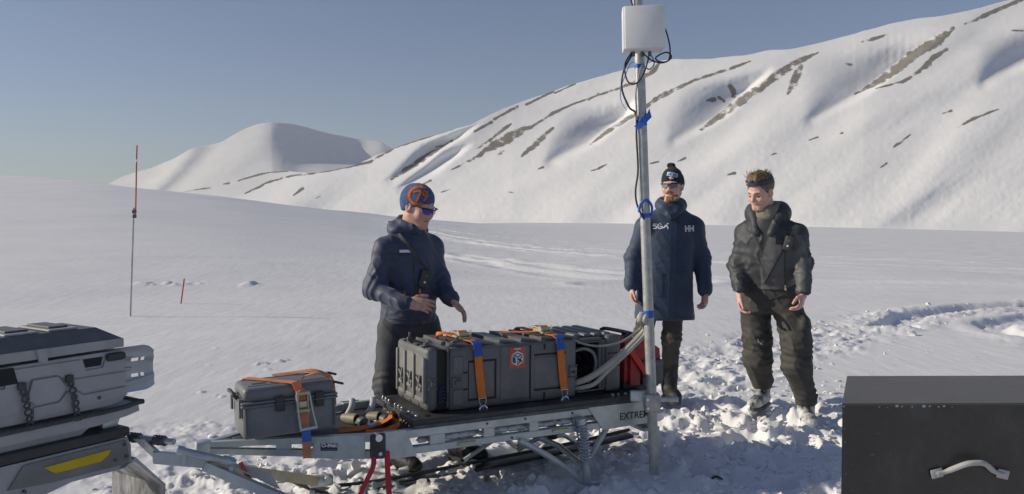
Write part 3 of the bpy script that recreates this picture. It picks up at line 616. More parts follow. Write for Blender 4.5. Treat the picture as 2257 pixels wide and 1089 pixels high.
for i in range(9): mp_.part('chain_link', MB().torus((-.098, -.03 + i * .05, .385), (0, 1, .3) if i % 2 else (0, .3, 1), .012, .0035, 10, 5), 'chrome')

# ------------------------------------------------------------------ large rack case
Z0, Z1, CW = .431, .772, .45
case = Thing('equipment_case', 'large black plastic rack case with orange straps on the sled', 'case', (.6, .22, Z0), MS)
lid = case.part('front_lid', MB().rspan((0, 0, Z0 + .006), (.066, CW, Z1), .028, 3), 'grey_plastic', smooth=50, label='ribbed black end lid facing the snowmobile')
ribs = [.015, .165, .315, .42]
for v in (.028, .168, .300, .415):
    case.part('rib', MB().rspan((-.014, v - .012, Z0 + .055), (.012, v + .012, Z1 - .05), .006, 2), 'dusty_lit_plastic', lid)  # raised parts paler: dust plus painted-in sun on this end
for (v0, v1) in ((.045, .150), (.185, .282), (.318, .398)):
    case.part('recess_panel', MB().rspan((-.0035, v0, Z1 - .155), (.005, v1, Z1 - .045), .003, 1), 'dusty_lit_plastic', lid)
    case.part('handle_recess', MB().span((-.0012, v0 + .004, Z0 + .10), (.004, v1 - .004, Z1 - .16)), 'dark_recess', lid)
    case.part('rib', MB().rspan((-.010, v0, Z0 + .05), (.004, v1, Z0 + .075), .004, 1), 'dusty_lit_plastic', lid)
    vm = (v0 + v1) / 2
    case.part('handle', MB().tube(spline([(-.006, vm - .02, Z1 - .15), (-.012, vm - .02, Z1 - .19), (-.014, vm - .02, Z0 + .125)], 4), .0075, 8).rspan((-.016, v0 + .01, Z0 + .105), (-.004, vm + .022, Z0 + .128), .006, 2).tube([(-.008, v0 + .01, Z1 - .21), (-.010, vm + .018, Z1 - .165)], .007, 8), 'dusty_lit_plastic', lid)
for v in (.06, .15, .24, .33): case.part('lid_slot', MB().rspan((.004, v, Z1 - .006), (.052, v + .034, Z1 + .0012), .004, 1), 'dark_recess', lid)
for v in (.10, .22, .34): case.part('lid_slot', MB().rspan((-.0012, v, Z0 + .02), (.008, v + .02, Z0 + .04), .003, 1), 'dark_recess', lid)
for z in (Z0 + .175, Z0 + .125): case.part('latch_rib', MB().rspan((.008, -.006, z), (.058, .004, z + .008), .002, 1), 'case_plastic', lid)
case.part('latch_boss', MB().rspan((.022, -.006, Z0 + .140), (.048, .004, Z0 + .168), .003, 1), 'grey_plastic', lid)
case.part('inner_frame', MB().span((.060, .016, Z0 + .012), (.120, CW - .016, Z1 - .016)), 'dark_recess')
cb = MB()
for k in range(5): cb.tube(spline([(.07, .008, Z0 + .05 + k * .014), (.09, .002, Z0 + .06 + k * .018), (.113, .008, Z0 + .045 + k * .02)], 4), .0035, 6)
case.part('patch_cable', cb, 'cable_blue')
case.part('gasket', MB().rspan((.114, -.002, Z0 + .02), (.126, CW, Z1 - .002), .004, 1), 'dark_metal')
body = case.part('body', MB().rspan((.1265, 0, Z0), (.922, CW, Z1 - .004), .022, 3), 'case_plastic', smooth=50)
def fplate(name, u0, u1, z0, z1, pr=.008, m='case_plastic', r=.004): return case.part(name, MB().rspan((u0, -pr, z0), (u1, .006, z1), r, 1), m, body)
fplate('raised_panel', .145, .205, Z0 + .19, Z1 - .05); fplate('raised_panel', .145, .205, Z0 + .03, Z0 + .115)
la = fplate('latch', .140, .190, Z0 + .125, Z0 + .180, .012); case.part('latch_key', MB().cyl((.165, -.020, Z0 + .152), (.165, -.011, Z0 + .152), .012, n=12).rbox((.178, -.020, Z0 + .164), (.022, .006, .010), .002, 1), 'dark_metal', la)
for z0, z1 in ((Z0 + .045, Z0 + .057), (Z0 + .250, Z0 + .262)): case.part('groove', MB().span((.235, -.0012, z0), (.405, .003, z1)), 'dark_recess', body)
case.part('groove', MB().span((.393, -.0013, Z0 + .057), (.405, .003, Z0 + .250)), 'dark_recess', body)
case.part('groove', MB().span((.235, -.0013, Z0 + .057), (.240, .003, Z0 + .250)), 'dark_recess', body)
for z in (Z0 + .105, Z0 + .195): case.part('groove', MB().span((.207, -.0014, z), (.232, .003, z + .011)), 'dark_recess', body)
pan = fplate('cover_panel', .428, .606, Z0 + .030, Z1 - .018, .006)
for u in (.440, .452):
    for z in (Z0 + .08, Z0 + .16, Z0 + .29): case.part('rivet', MB().cyl((u, -.0075, z), (u, -.0055, z), .003, n=8), 'dark_metal', pan)
case.part('groove', MB().span((.610, -.0012, Z0 + .02), (.620, .003, Z1 - .02)), 'dark_recess', body)
for z in (Z0 + .062, Z0 + .258): case.part('groove', MB().span((.640, -.0012, z), (.845, .003, z + .012)), 'dark_recess', body)
fplate('raised_panel', .640, .840, Z0 + .08, Z0 + .25, .004)
for z0, z1 in ((Z0 + .005, Z0 + .05), (Z1 - .05, Z1 - .02)): case.part('groove', MB().span((.700, -.0014, z0), (.712, .003, z1)), 'dark_recess', body)
lb = fplate('latch', .868, .918, Z0 + .125, Z0 + .180, .010); case.part('lettering', text_mesh('HC', .022, (.876, -.0125, Z0 + .144), (1, 0, 0), (0, 0, 1), .001, bold=.001), 'dark_recess', lb)
for z in (Z0 + .115, Z0 + .182): case.part('latch_rib', MB().rspan((.862, -.008, z), (.922, .004, z + .007), .002, 1), 'case_plastic', body)
# raised strips across the top
for k, u in enumerate((.150, .290, .435, .570, .700, .830)):
    m = MB(); prof = [(u + .0, Z1 - .006), (u + .0, Z1 + .012), (u + .06, Z1 + .006), (u + .105, Z1 + .004), (u + .105, Z1 - .006)]
    m.prism([(a, .03, z) for a, z in prof], (0, CW - .06, 0)); case.part('top_rib', m, 'case_plastic', body)
    case.part('rib_edge', MB().tube(spline([(u - .001, .03, Z1 + .012), (u + .05, .024, Z1 + .006), (u + .10, .020, Z1 - .002)], 4), .0065, 8), 'grey_plastic', body)
for u in (.02, .115, .18): case.part('clasp', MB().rbox((u, .06, Z1 + .012), (.028, .018, .02), .004).tube([(u, .06, Z1 + .02), (u + .014, .06, Z1 + .038), (u + .03, .05, Z1 + .02)], .004, 6), 'dark_metal', body)
case.part('clasp', MB().rbox((.02, .30, Z1 + .012), (.03, .02, .022), .004).rbox((.022, .30, Z1 + .035), (.014, .012, .03), .003), 'dark_metal', body)
# open rack bay between body and rear lid
bay = case.part('rack_bay', MB().span((.922, .30, Z0 + .01), (1.126, CW - .01, Z1 - .01)).span((.9225, .03, Z0 + .002), (1.126, .30, Z0 + .012)).span((.9225, .02, Z1 - .022), (1.126, .2995, Z1 - .012)), 'dark_recess')
fr = MB().tube([(.93, .012, Z1 - .030), (1.100, .012, Z1 - .030), (1.108, .012, Z1 - .038), (1.112, .012, Z0 + .04), (1.104, .012, Z0 + .030), (.93, .012, Z0 + .028)], .006, 8)
case.part('bay_frame', fr, 'grey_plastic', bay)
fr2 = MB().rspan((1.085, .015, Z0 + .03), (1.126, .035, Z1 - .02), .004, 1).rspan((.9225, .015, Z1 - .024), (1.10, .05, Z1 - .008), .004, 1); case.part('bay_frame', fr2, 'case_plastic', bay)
rl = case.part('rear_lid', MB().rspan((1.1265, 0, Z0 + .008), (1.236, CW, Z1 + .004), .030, 3), 'case_plastic', smooth=50)
for z in (Z0 + .16, Z0 + .235): case.part('groove', MB().span((1.135, -.0012, z), (1.225, .004, z + .006)), 'dark_recess', rl)
for u in (.93, 1.0, 1.07, 1.14): case.part('top_rib', MB().rspan((u, .05, Z1 - .012), (u + .05, CW - .03, Z1 + .014), .010, 2), 'case_plastic', rl)
# sticker: red square with a cube mark
def FXZ(u0, z0): return lambda a, b, y=-.0098: V3(u0 + a, y, z0 + b)
st = case.part('sticker', MB().rspan((.478, -.0085, Z0 + .200), (.580, -.0055, Z0 + .315), .004, 2), 'sticker_red', pan, label='red square sticker with a white cube mark')
g = FXZ(.529, Z0 + .250)
hexa = [(0, .045), (.036, .026), (.036, -.018), (0, -.038), (-.036, -.018), (-.036, .026)]
def flat(poly, m, y): mb = MB(); mb.prism([g(a, b, y) for a, b in poly], (0, -.0008, 0)); case.part('print', mb, m, st)
flat(hexa, 'label_white', -.0090)
flat([(0, .036), (.027, .024), (0, .011), (-.027, .024)], 'label_navy', -.0100); flat([(0, .030), (.016, .024), (0, .017), (-.016, .024)], 'label_white', -.0110)
for txt, sx, sk in (('B', -.031, -.5), ('X', .004, .5)):
    case.part('print', text_mesh(txt, .038, g(sx, -.012 if sx < 0 else -.026, -.0102), (1, 0, sk), (0, 0, 1), .0005, bold=.003), 'label_navy', st)
ln = MB()
for a, b in (((0, .006), (0, -.036)), ((0, .006), (-.034, .024)), ((0, .006), (.034, .024))): ln.tube([g(*a, -.0102), g(*b, -.0102)], .0016, 4)
case.part('print', ln, 'label_navy', st)
case.part('print', MB().box(g(0, .0565, -.0090), (.040, .0012, .0055)), 'label_white', st)

# cables coiled in the bay, hoses from the bay up to the mast
coil = Thing('cable_coil', 'coil of thin black cable packed in the open end of the large case', 'cable', (1.02, .1, Z0 + .02), MS)
cm = MB()
for k in range(16):
    a = random.uniform(-.02, .02); rr = .075 + random.uniform(-.02, .022)
    cm.torus((1.005 + a, .12 + k * .010, Z0 + .17 + a), (.25 + random.uniform(-.1, .1), 1, .2 + random.uniform(-.1, .1)), rr, .0055, 26, 6)
coil.part('coil', cm, 'cable_black')
coil.part('blue_plug', MB().rbox((1.03, .05, Z0 + .07), (.03, .03, .03), .008), 'cable_blue')

# ------------------------------------------------------------------ ratchet straps over the large case
def big_strap(u, label, k):
    t = Thing('ratchet_strap', label, 'strap', (u, -.02, Z0), MS, None)
    du = .028
    path = [(u + du, -.016, Z0 + .055), (u + du * .5, -.014, Z0 + .16), (u, -.014, Z1 - .03), (u - .003, -.008, Z1 + .010), (u - .01, .02, Z1 + .020), (u - .02, .14, Z1 + .020), (u - .02, CW - .02, Z1 + .020), (u - .02, CW + .010, Z1 + .005), (u - .02, CW + .012, Z0 + .05)]
    t.part('webbing', MB().ribbon(path, (1, 0, 0), .046, .004), 'strap_orange')
    t.part('blue_tape', MB().ribbon([(u + .004, -.0175, Z1 - .058), (u + .0, -.0175, Z1 - .03), (u - .003, -.0105, Z1 + .013), (u - .008, .012, Z1 + .0235)], (1, 0, 0), .049, .003), 'strap_blue')
    hk = MB()
    for s_ in (-1, 1): hk.tube(spline([(u + du + s_ * .021, -.018, Z0 + .058), (u + du + s_ * .019, -.020, Z0 + .035), (u + du + s_ * .005, -.022, Z0 + .012), (u + du + s_ * .003, -.022, Z0 - .005)], 4), .0035, 6)
    hk.tube([(u + du - .022, -.018, Z0 + .058), (u + du + .022, -.018, Z0 + .058)], .0035, 6)
    t.part('wire_hook', hk, 'chrome')
    t.part('eye_bolt', MB().torus((u + du, -.024, Z0 - .004), (0, 1, 0), .021, .0075, 20, 8).cyl((u + du, -.024, Z0 - .030), (u + du, -.024, Z0 - .018), .011), 'chrome')
    ra = t.part('ratchet', MB().rspan((u - .052, .10, Z1 + .020), (u + .012, .20, Z1 + .032), .004).rspan((u - .050, .098, Z1 + .024), (u - .045, .21, Z1 + .052), .002, 1).rspan((u + .005, .098, Z1 + .024), (u + .010, .21, Z1 + .052), .002, 1).cyl((u - .055, .12, Z1 + .045), (u + .015, .12, Z1 + .045), .013), 'zinc_yellow')
    t.part('spool', MB().cyl((u - .044, .145, Z1 + .047), (u + .004, .145, Z1 + .047), .017), 'strap_orange', ra)
    t.part('lever', MB().tube(spline([(u - .05, .13, Z1 + .05), (u - .06, .18, Z1 + .055), (u - .05, .25, Z1 + .045), (u + .0, .26, Z1 + .045), (u + .015, .18, Z1 + .055)], 4), .005, 6), 'zinc_yellow', ra)
    for v_, a in ((.098, 0), (.10, .055)):
        pts = []
        for q in range(24):
            an = 2 * math.pi * q / 24; r_ = .021 if q % 2 else .016; pts.append((u - .056 + a * 1.3, .12 + r_ * math.cos(an), Z1 + .045 + r_ * math.sin(an)))
        t.part('ratchet_wheel', MB().prism(pts, (.004, 0, 0)), 'zinc_yellow', ra)
    loop = [(u - .10 - .02, .24, Z1 + .016), (u - .14, .20, Z1 + .040), (u - .10, .15, Z1 + .052), (u - .03, .12, Z1 + .034)] if k == 0 else [(u - .22, .30, Z1 + .018), (u - .16, .24, Z1 + .022), (u - .10, .18, Z1 + .026), (u - .03, .13, Z1 + .034)]
    t.part('strap_tail', MB().ribbon(spline(loop, 5), (.4, 1, 0), .044, .003), 'strap_orange')
    return t
big_strap(.286, 'orange ratchet strap over the large case, the one left of the sticker', 0)
big_strap(.800, 'orange ratchet strap over the large case, the one right of the sticker', 1)

# ------------------------------------------------------------------ small case on the nose
su, sv, sz, SL, SW, SH = -.905, .05, .388, .445, .27, .245
MC = MS @ Matrix.Translation((su, sv, sz)) @ Matrix.Rotation(R(-1.6), 4, 'Y')
sc = Thing('protective_case', 'small black hard case strapped down on the nose of the sled', 'case', (SL / 2, SW / 2, 0), MC)
sc.part('body', MB().rspan((0, 0, 0), (SL, SW, SH * .655), .018, 3), 'small_case', smooth=50)
ldd = sc.part('lid', MB().rspan((.004, .004, SH * .70), (SL - .004, SW - .004, SH), .026, 3), 'small_case', smooth=50)
sc.part('rim', MB().rspan((-.009, -.009, SH * .625), (SL + .009, SW + .009, SH * .675), .006, 2), 'small_case')
sc.part('rim', MB().rspan((-.009, -.009, SH * .685), (SL + .009, SW + .009, SH * .735), .006, 2), 'small_case', ldd)
for v in (.05, .22): sc.part('lid_bead', MB().rspan((.03, v, SH - .004), (SL - .03, v + .010, SH + .003), .003, 1), 'small_case', ldd)
sc.part('lid_plate', MB().rspan((.06, .09, SH - .002), (.13, .12, SH + .0015), .001, 1), 'black_plastic', ldd)
sc.part('lid_badge', MB().rspan((.145, .09, SH - .002), (.165, .105, SH + .0022), .001, 1), 'grey_plastic', ldd)
for u in (.17, .36):
    lt = sc.part('latch', MB().rspan((u - .022, -.020, SH * .50), (u + .022, -.006, SH * .80), .006, 2), 'black_plastic')
    sc.part('latch_pin', MB().cyl((u - .024, -.016, SH * .66), (u + .024, -.016, SH * .66), .006), 'dark_metal', lt)
for v in (.02, SW - .03): sc.part('hinge_lug', MB().rspan((-.016, v, SH * .42), (-.004, v + .03, SH * .80), .004), 'small_case')
sc.part('carry_handle', MB().tube(spline([(-.004, .07, SH * .75), (-.03, .075, SH * .86), (-.034, SW / 2, SH * .90), (-.03, SW - .075, SH * .86), (-.004, SW - .07, SH * .75)], 5), .009, 8), 'black_plastic')
for u in (.012, SL - .012): sc.part('edge_bead', MB().cyl((u, -.004, .02), (u, -.004, SH * .60), .005), 'grey_plastic')
# faded ratchet strap over it
fs = Thing('ratchet_strap', 'faded orange ratchet strap holding the small case down', 'strap', (.27, -.03, 0), MC)
fs.part('webbing', MB().ribbon([(.285, -.040, -.115), (.283, -.034, 0.0), (.280, -.030, .10), (.272, -.026, .17), (.262, -.018, .215), (.245, .005, SH + .006), (.15, .14, SH + .006), (.06, SW - .02, SH + .006), (.05, SW + .012, SH - .02), (.05, SW + .012, .0)], [(1, 0, 0)] * 5 + [(.85, .5, 0)] * 5, .040, .004), 'strap_faded')
fs.part('blue_tape', MB().ribbon([(.2845, -.043, -.035), (.2835, -.0395, .025)], (1, 0, 0), .043, .003), 'tape_blue')
ra = fs.part('ratchet', MB().rspan((.245, -.052, .10), (.251, -.034, .215), .002, 1).rspan((.292, -.052, .10), (.298, -.034, .215), .002, 1).cyl((.240, -.045, .205), (.303, -.045, .205), .011).cyl((.240, -.045, .12), (.303, -.045, .12), .010).rspan((.252, -.048, .135), (.291, -.040, .165), .003), 'zinc_yellow')
fs.part('lever', MB().tube(spline([(.240, -.05, .20), (.243, -.062, .12), (.250, -.072, .04), (.252, -.072, .035)], 4), .006, 6).tube(spline([(.303, -.05, .20), (.312, -.062, .12), (.325, -.072, .05), (.325, -.072, .04)], 4), .005, 6).cyl((.245, -.072, .036), (.33, -.072, .04), .008), 'galvanised', ra)
fs.part('strap_tail', MB().ribbon(spline([(.272, -.040, .20), (.262, -.045, .245), (.285, -.02, .275), (.36, .02, .285), (.42, .05, .262), (.445, .06, .235), (.455, .062, .19), (.462, .07, .10)], 5), [(1, .1, 0)] * 3 + [(.45, .9, 0)] * 33, .038, .003), 'strap_faded')
fs.part('strap_tail', MB().ribbon(spline([(.19, .24, .249), (.30, .245, .252), (.39, .20, .262), (.45, .16, .23), (.47, .15, .15)], 5), (.3, .9, .2), .036, .003), 'strap_faded')
for p in ((.475, .055, .215), (.47, .16, .245)): fs.part('strap_hook', MB().rbox(p, (.055, .02, .012), .004, 2, [nrm((1, .2, -.35)), nrm((-.2, 1, 0)), nrm((.35, 0, 1))]), 'black_plastic')

# bits lying on the deck between the cases
for i, (lab, p, d, m) in enumerate((('short grey metal pipe end lying on the sled deck, the left one', (-.31, .33, .372), (.5, -1, .05), 'khaki_tube'), ('short grey metal pipe end lying on the sled deck, the right one', (-.20, .31, .372), (.75, -1, .10), 'khaki_tube'))):
    t = Thing('pipe_fitting', lab, 'pipe', p, MS, 'pipe ends on the sled deck'); p = V3(*p); d = nrm(d); b = p + d * .06
    t.part('socket', MB().tube([p - d * .05, p - d * .01, b], [.020, .030, .031], 16), m); t.part('bore', MB().cyl(b + d * .0005, b + d * .001, .024), 'dark_recess')
    t.part('branch', MB().tube(spline([p - d * .03, p + V3(.02, .03, .05), p + V3(.035, .06, .085)], 4), .017, 12), 'pole_grey')
    t.part('grip', MB().tube([b + V3(.01, -.02, -.005), b + V3(.02, -.06, -.008), b + V3(.03, -.085, -.012)], [.026, .030, .012], 12), 'dark_metal')
t = Thing('blue_cord', 'crumpled light blue cord lying between the two pipe ends', 'cord', (-.25, .2, .351), MS); t.part('cord', MB().tube(spline([(-.30, .28, .36), (-.27, .22, .375), (-.24, .24, .38), (-.25, .17, .365), (-.21, .18, .372), (-.20, .24, .36)], 6), .009, 6), 'patch_blue')
t = Thing('loose_strap', 'loose end of orange strap folded on the deck beside the mounting plate', 'strap', (-.2, .14, .351), MS)
t.part('webbing', MB().ribbon(spline([(-.42, .16, .356), (-.30, .16, .357), (-.18, .18, .372), (-.12, .17, .405), (-.125, .15, .40), (-.128, .10, .37), (-.20, .06, .356), (-.30, .08, .356)], 6), [(.2, 1, .25)] * 43, .045, .003), 'strap_orange')

# ------------------------------------------------------------------ red generator at the back of the sled
gn = Thing('generator', 'red generator with black front panel at the rear of the sled', 'generator', (1.42, .2, .431), MS)
G = V3(1.285, .02, .431)
def gp(name, lo, hi, m, r=.01, parent=None, seg=2): return gn.part(name, MB().rspan(G + V3(*lo), G + V3(*hi), r, seg), m, parent)
gp('base_frame', (0, .03, 0), (.27, .40, .05), 'black_plastic')
gb = gn.part('housing', MB().prism([G + V3(0, .02, .05), G + V3(0, .02, .30), G + V3(.05, .02, .315), G + V3(.18, .02, .285), G + V3(.26, .02, .235), G + V3(.28, .02, .05)], (0, .38, 0)), 'red_paint')
gn.part('side_band', MB().prism([G + V3(.03, .0, .03), G + V3(.03, .0, .25), G + V3(.10, .0, .24), G + V3(.10, .0, .03)], (0, .019, 0)), 'red_paint')
fp_ = gn.part('control_panel', MB().rspan(G + V3(.12, -.004, .02), G + V3(.275, .019, .17), .006), 'dark_metal')
for a, b in ((.145, .14), (.175, .14), (.145, .10), (.185, .10), (.155, .06), (.21, .14), (.21, .07)):
    gn.part('socket', MB().cyl(G + V3(a, -.010, b), G + V3(a, -.0035, b), .011, n=12), 'grey_plastic', fp_)
gn.part('carry_handle', MB().tube(spline([G + V3(.02, .05, .305), G + V3(.04, .05, .325), G + V3(.08, .06, .33), G + V3(.08, .32, .33), G + V3(.04, .33, .325)], 4), .012, 8), 'black_plastic', gb)
gn.part('strap', MB().ribbon([G + V3(.0, -.012, .27), G + V3(.07, -.014, .18), G + V3(.14, -.016, .09), G + V3(.20, -.012, .03)], (1, 0, .6), .035, .003), 'red_bright')
gn.part('fuel_cap', MB().cyl(G + V3(.14, .2, .29), G + V3(.14, .2, .32), .03), 'black_plastic', gb)

# ------------------------------------------------------------------ mast with box, cables and tapes
MB0, MT0 = V3(.818, 4.62, -.10), V3(.690, 4.62, 2.95)
def mast(z): t = (z - MB0[2]) / (MT0[2] - MB0[2]); return MB0 + (MT0 - MB0) * t
md = nrm(MT0 - MB0)
ms = Thing('antenna_mast', 'leaning galvanised steel mast clamped to the rear corner of the sled', 'mast', MB0)
ms.part('tube', MB().cyl(MB0, MT0, .0285, n=28), 'mast_steel')
cl = ms.part('clamp', MB().rbox(mast(.40), (.085, .085, .10), .006), 'mast_steel')
for z in (.375, .425): ms.part('bolt', MB().cyl(mast(z) + V3(-.03, -.052, 0), mast(z) + V3(-.03, -.042, 0), .008, n=6), 'chrome', cl)
ms.part('clamp_arm', MB().rbox(mast(.41) + V3(-.075, .03, .02), (.09, .04, .06), .004), 'galvanised', cl)
ms.part('clamp_arm', MB().rbox(mast(.40) + V3(.10, .07, .0), (.13, .03, .028), .004), 'galvanised', cl)
for z, h in ((2.299, .02), (1.989, .045), (1.463, .026), (.905, .040)): ms.part('blue_tape', MB().cyl(mast(z - h / 2), mast(z + h / 2), .0298, n=28), 'tape_blue')
ms.part('blue_tape', MB().tube(spline([mast(1.50) + V3(-.038, -.03, -.02), mast(1.51) + V3(-.03, -.035, .015), mast(1.52) + V3(.005, -.034, .03), mast(1.51) + V3(.036, -.02, .005), mast(1.46) + V3(.034, -.01, 0)], 4), .008, 6), 'tape_blue')
ms.part('blue_tape', MB().ribbon([mast(1.97) + V3(-.035, -.032, -.02), mast(1.985) + V3(0, -.034, .0), mast(2.0) + V3(.04, -.028, .025), mast(2.01) + V3(.045, .0, .04)], (0, .2, 1), .035, .002), 'tape_blue')
ms.part('strap_tail', MB().ribbon(spline([mast(2.29) + V3(.0, -.034, 0), mast(2.30) + V3(-.05, -.035, .015), mast(2.25) + V3(-.085, -.03, 0), mast(2.17) + V3(-.115, -.03, 0), mast(2.10) + V3(-.115, -.03, 0), mast(2.05) + V3(-.085, -.03, 0)], 6), (0, 1, .25), .022, .002), 'strap_blue')
bx_ = Thing('junction_box', 'white plastic electronics box fixed near the top of the mast', 'box', mast(2.40) + V3(0, -.1, 0))
BC = mast(2.480) + V3(.006, -.105, 0)
rot_b = [nrm((1, -.10, .02)), nrm((.10, 1, 0)), nrm((-.02, 0, 1))]
hb = bx_.part('housing', MB().rbox(BC, (.222, .125, .238), .012, 2, rot_b), 'white_plastic')
bx_.part('door', MB().rbox(BC + V3(.002, -.066, 0), (.216, .014, .231), .006, 2, rot_b), 'white_plastic', hb)
for dx in (-.05, 0, .04): bx_.part('cable_gland', MB().cyl(BC + V3(dx, .0, -.145), BC + V3(dx, 0, -.121), .010, n=10), 'dark_metal', hb)
bx_.part('bracket', MB().rbox(BC + V3(0, .068, 0), (.08, .016, .12), .003), 'galvanised', hb)
b0 = BC + V3(0, 0, -.125)
cabs = [('black cable looping from the white box down the left side of the mast', [b0 + V3(-.06, 0, .0), b0 + V3(-.10, -.02, -.07), b0 + V3(-.085, -.03, -.16), b0 + V3(-.04, -.05, -.175), b0 + V3(.0, -.05, -.12), b0 + V3(.03, -.03, -.03)], 'cable_black', .0045),
        ('black cable running from the white box down along the mast to the middle tape', [b0 + V3(-.05, 0, 0), b0 + V3(-.105, -.02, -.10), b0 + V3(-.115, -.02, -.20), b0 + V3(-.075, -.02, -.30), mast(2.03) + V3(-.035, -.025, 0), mast(1.9) + V3(-.036, -.02, 0), mast(1.72) + V3(-.034, -.02, 0), mast(1.6) + V3(-.052, -.02, 0), mast(1.52) + V3(-.045, -.02, 0), mast(1.44) + V3(-.012, -.034, 0)], 'cable_black', .0055),
        ('coiled black cable hanging at the right below the white box', [b0 + V3(.0, 0, 0), b0 + V3(.05, -.03, -.05), b0 + V3(.11, -.03, -.06), b0 + V3(.155, -.02, -.03), b0 + V3(.13, -.01, .0), b0 + V3(.07, -.02, -.03), b0 + V3(.09, -.03, -.055), b0 + V3(.14, -.02, -.045), b0 + V3(.15, 0, .03), b0 + V3(.128, 0, .12), b0 + V3(.115, 0, .13)], 'cable_black', .0042),
        ('thin grey cable curving under the white box in front of the mast', [b0 + V3(.04, 0, 0), b0 + V3(.06, -.03, -.06), b0 + V3(.03, -.05, -.10), b0 + V3(-.01, -.05, -.08), b0 + V3(-.03, -.045, -.16), b0 + V3(-.04, -.03, -.24), mast(2.0) + V3(-.03, -.03, 0)], 'hose_grey', .004),
        ('black cable rising past the top of the white box', [mast(2.63) + V3(-.03, -.02, 0), mast(2.72) + V3(-.05, -.02, 0), mast(2.82) + V3(-.045, -.02, 0), mast(2.92) + V3(-.03, -.02, 0)], 'cable_black', .005)]
for lab, pts, m, r_ in cabs:
    t = Thing('cable', lab, 'cable', pts[-1]); t.part('sheath', MB().tube(spline(pts, 7), r_, 7), m)
def W3(u, v, z): return SP(u, v, z)
for lab, pts, m, r_ in (('thick beige hose rising from the large case to the mast', [W3(.93, .06, .50), W3(1.0, .0, .535), W3(1.08, -.05, .60), W3(1.22, -.07, .70), W3(1.34, -.08, .81), mast(.88) + V3(-.052, -.005, -.01), mast(.905) + V3(-.036, 0, 0)], 'hose_beige', .019),
                        ('second beige hose bundled under the thicker one', [W3(.93, .05, .47), W3(1.02, -.02, .50), W3(1.10, -.06, .585), W3(1.23, -.085, .695), W3(1.34, -.10, .80), mast(.87) + V3(-.030, -.040, 0), mast(.90) + V3(-.020, -.036, 0)], 'hose_beige', .013),
                        ('thin grey cable drooping from the case top to the hose', [W3(.90, .02, .765), W3(.97, .0, .735), W3(1.05, -.02, .72), W3(1.13, -.04, .725), W3(1.22, -.05, .75), W3(1.32, -.07, .82), mast(.90) + V3(-.058, -.012, 0)], 'hose_grey', .007),
                        ('grey conduit arching inside the open end of the large case', [W3(.94, .08, .68), W3(1.0, .05, .70), W3(1.06, .04, .67), W3(1.08, .04, .60), W3(1.06, .05, .52)], 'hose_grey', .010)):
    t = Thing('hose' if 'hose' in lab.split('to the')[0] else 'cable', lab, 'hose' if 'beige' in lab else 'cable', pts[0]); t.part('sheath', MB().tube(spline(pts, 8), r_, 10), m)

# ------------------------------------------------------------------ snowmobile at the left (rear end only is in the picture)
SA = nrm((.545, .84, 0)); MN = Matrix.Translation((-1.655, 3.5, 0)) @ Matrix.Rotation(math.atan2(SA[1], SA[0]), 4, 'Z')
sn = Thing('snowmobile', 'black snowmobile with a yellow stripe, only its tail in view at the left edge', 'snowmobile', (-.6, .2, 0), MN)
XL = -2.2
tun = sn.part('tunnel', MB().prism([(XL, 0, .395), (XL, 0, .50), (-.01, 0, .505), (.006, 0, .47), (.008, 0, .40), (-.02, 0, .372), (-.25, 0, .375), (-.40, 0, .345), (XL, 0, .345)], (0, .40, 0)), 'box_grey', smooth=20)
sn.part('side_skin', MB().prism([(-.50, -.003, .41), (-.44, -.003, .492), (-.02, -.003, .495), (-.004, -.003, .41), (-.03, -.003, .392), (-.34, -.003, .397)], (0, -.005, 0)), 'dusty_lit_plastic', tun)
sn.part('stripe', MB().prism([(-.367, -.009, .464), (-.322, -.009, .431), (-.133, -.009, .431), (-.100, -.009, .452), (-.089, -.009, .472)], (0, -.0025, 0)), 'yellow_paint', tun)
sn.part('top_rail', MB().rspan((XL, -.012, .510), (.0, .412, .552), .012, 2), 'black_plastic')
for x, z in ((-.028, .478), (-.020, .425), (-.07, .420), (-.46, .372), (-.44, .39)): sn.part('bolt', MB().cyl((x, -.014, z), (x, -.002, z), .007, n=8), 'dark_metal', tun)
# snow flap under the tail
sn.part('snow_flap', MB().prism([(-.05, .0, .385), (.03, .0, .405), (.17, .0, .25), (.16, .0, -.05), (.15, .0, -.05), (.158, .0, .245), (.025, .0, .39), (-.05, .0, .372)], (0, .40, 0)), 'flap_rubber', smooth=20)
# cargo rack tray
tray = sn.part('rack_tray', MB().prism([(XL, -.015, .585), (XL, -.015, .628), (-.08, -.015, .635), (.034, -.015, .648), (.040, -.015, .612), (-.02, -.015, .600), (-.15, -.015, .585)], (0, .43, 0)), 'box_grey', smooth=20)
sn.part('tray_rim', MB().tube(spline([(XL, -.022, .632), (-.3, -.022, .637), (.02, -.022, .650), (.048, .02, .650), (.050, .38, .650), (.0, .42, .65)], 5), .011, 8), 'black_plastic', tray)
sn.part('tray_skirt', MB().prism([(XL, .02, .553), (XL, .02, .586), (-.15, .02, .586), (-.20, .02, .553)], (0, .36, 0)), 'box_grey', tray)
sn.part('tail_light', MB().rspan((-.03, .10, .556), (.012, .30, .59), .006), 'red_bright')
sn.part('tail_bracket', MB().rspan((-.10, .03, .553), (-.03, .06, .585), .004).tube([(-.01, .05, .60), (-.03, .05, .553)], .006, 6), 'galvanised')
sn.part('tow_hitch', MB().rspan((-.05, .17, .40), (.07, .24, .43), .006).cyl((.055, .205, .38), (.055, .205, .47), .012), 'dark_metal')
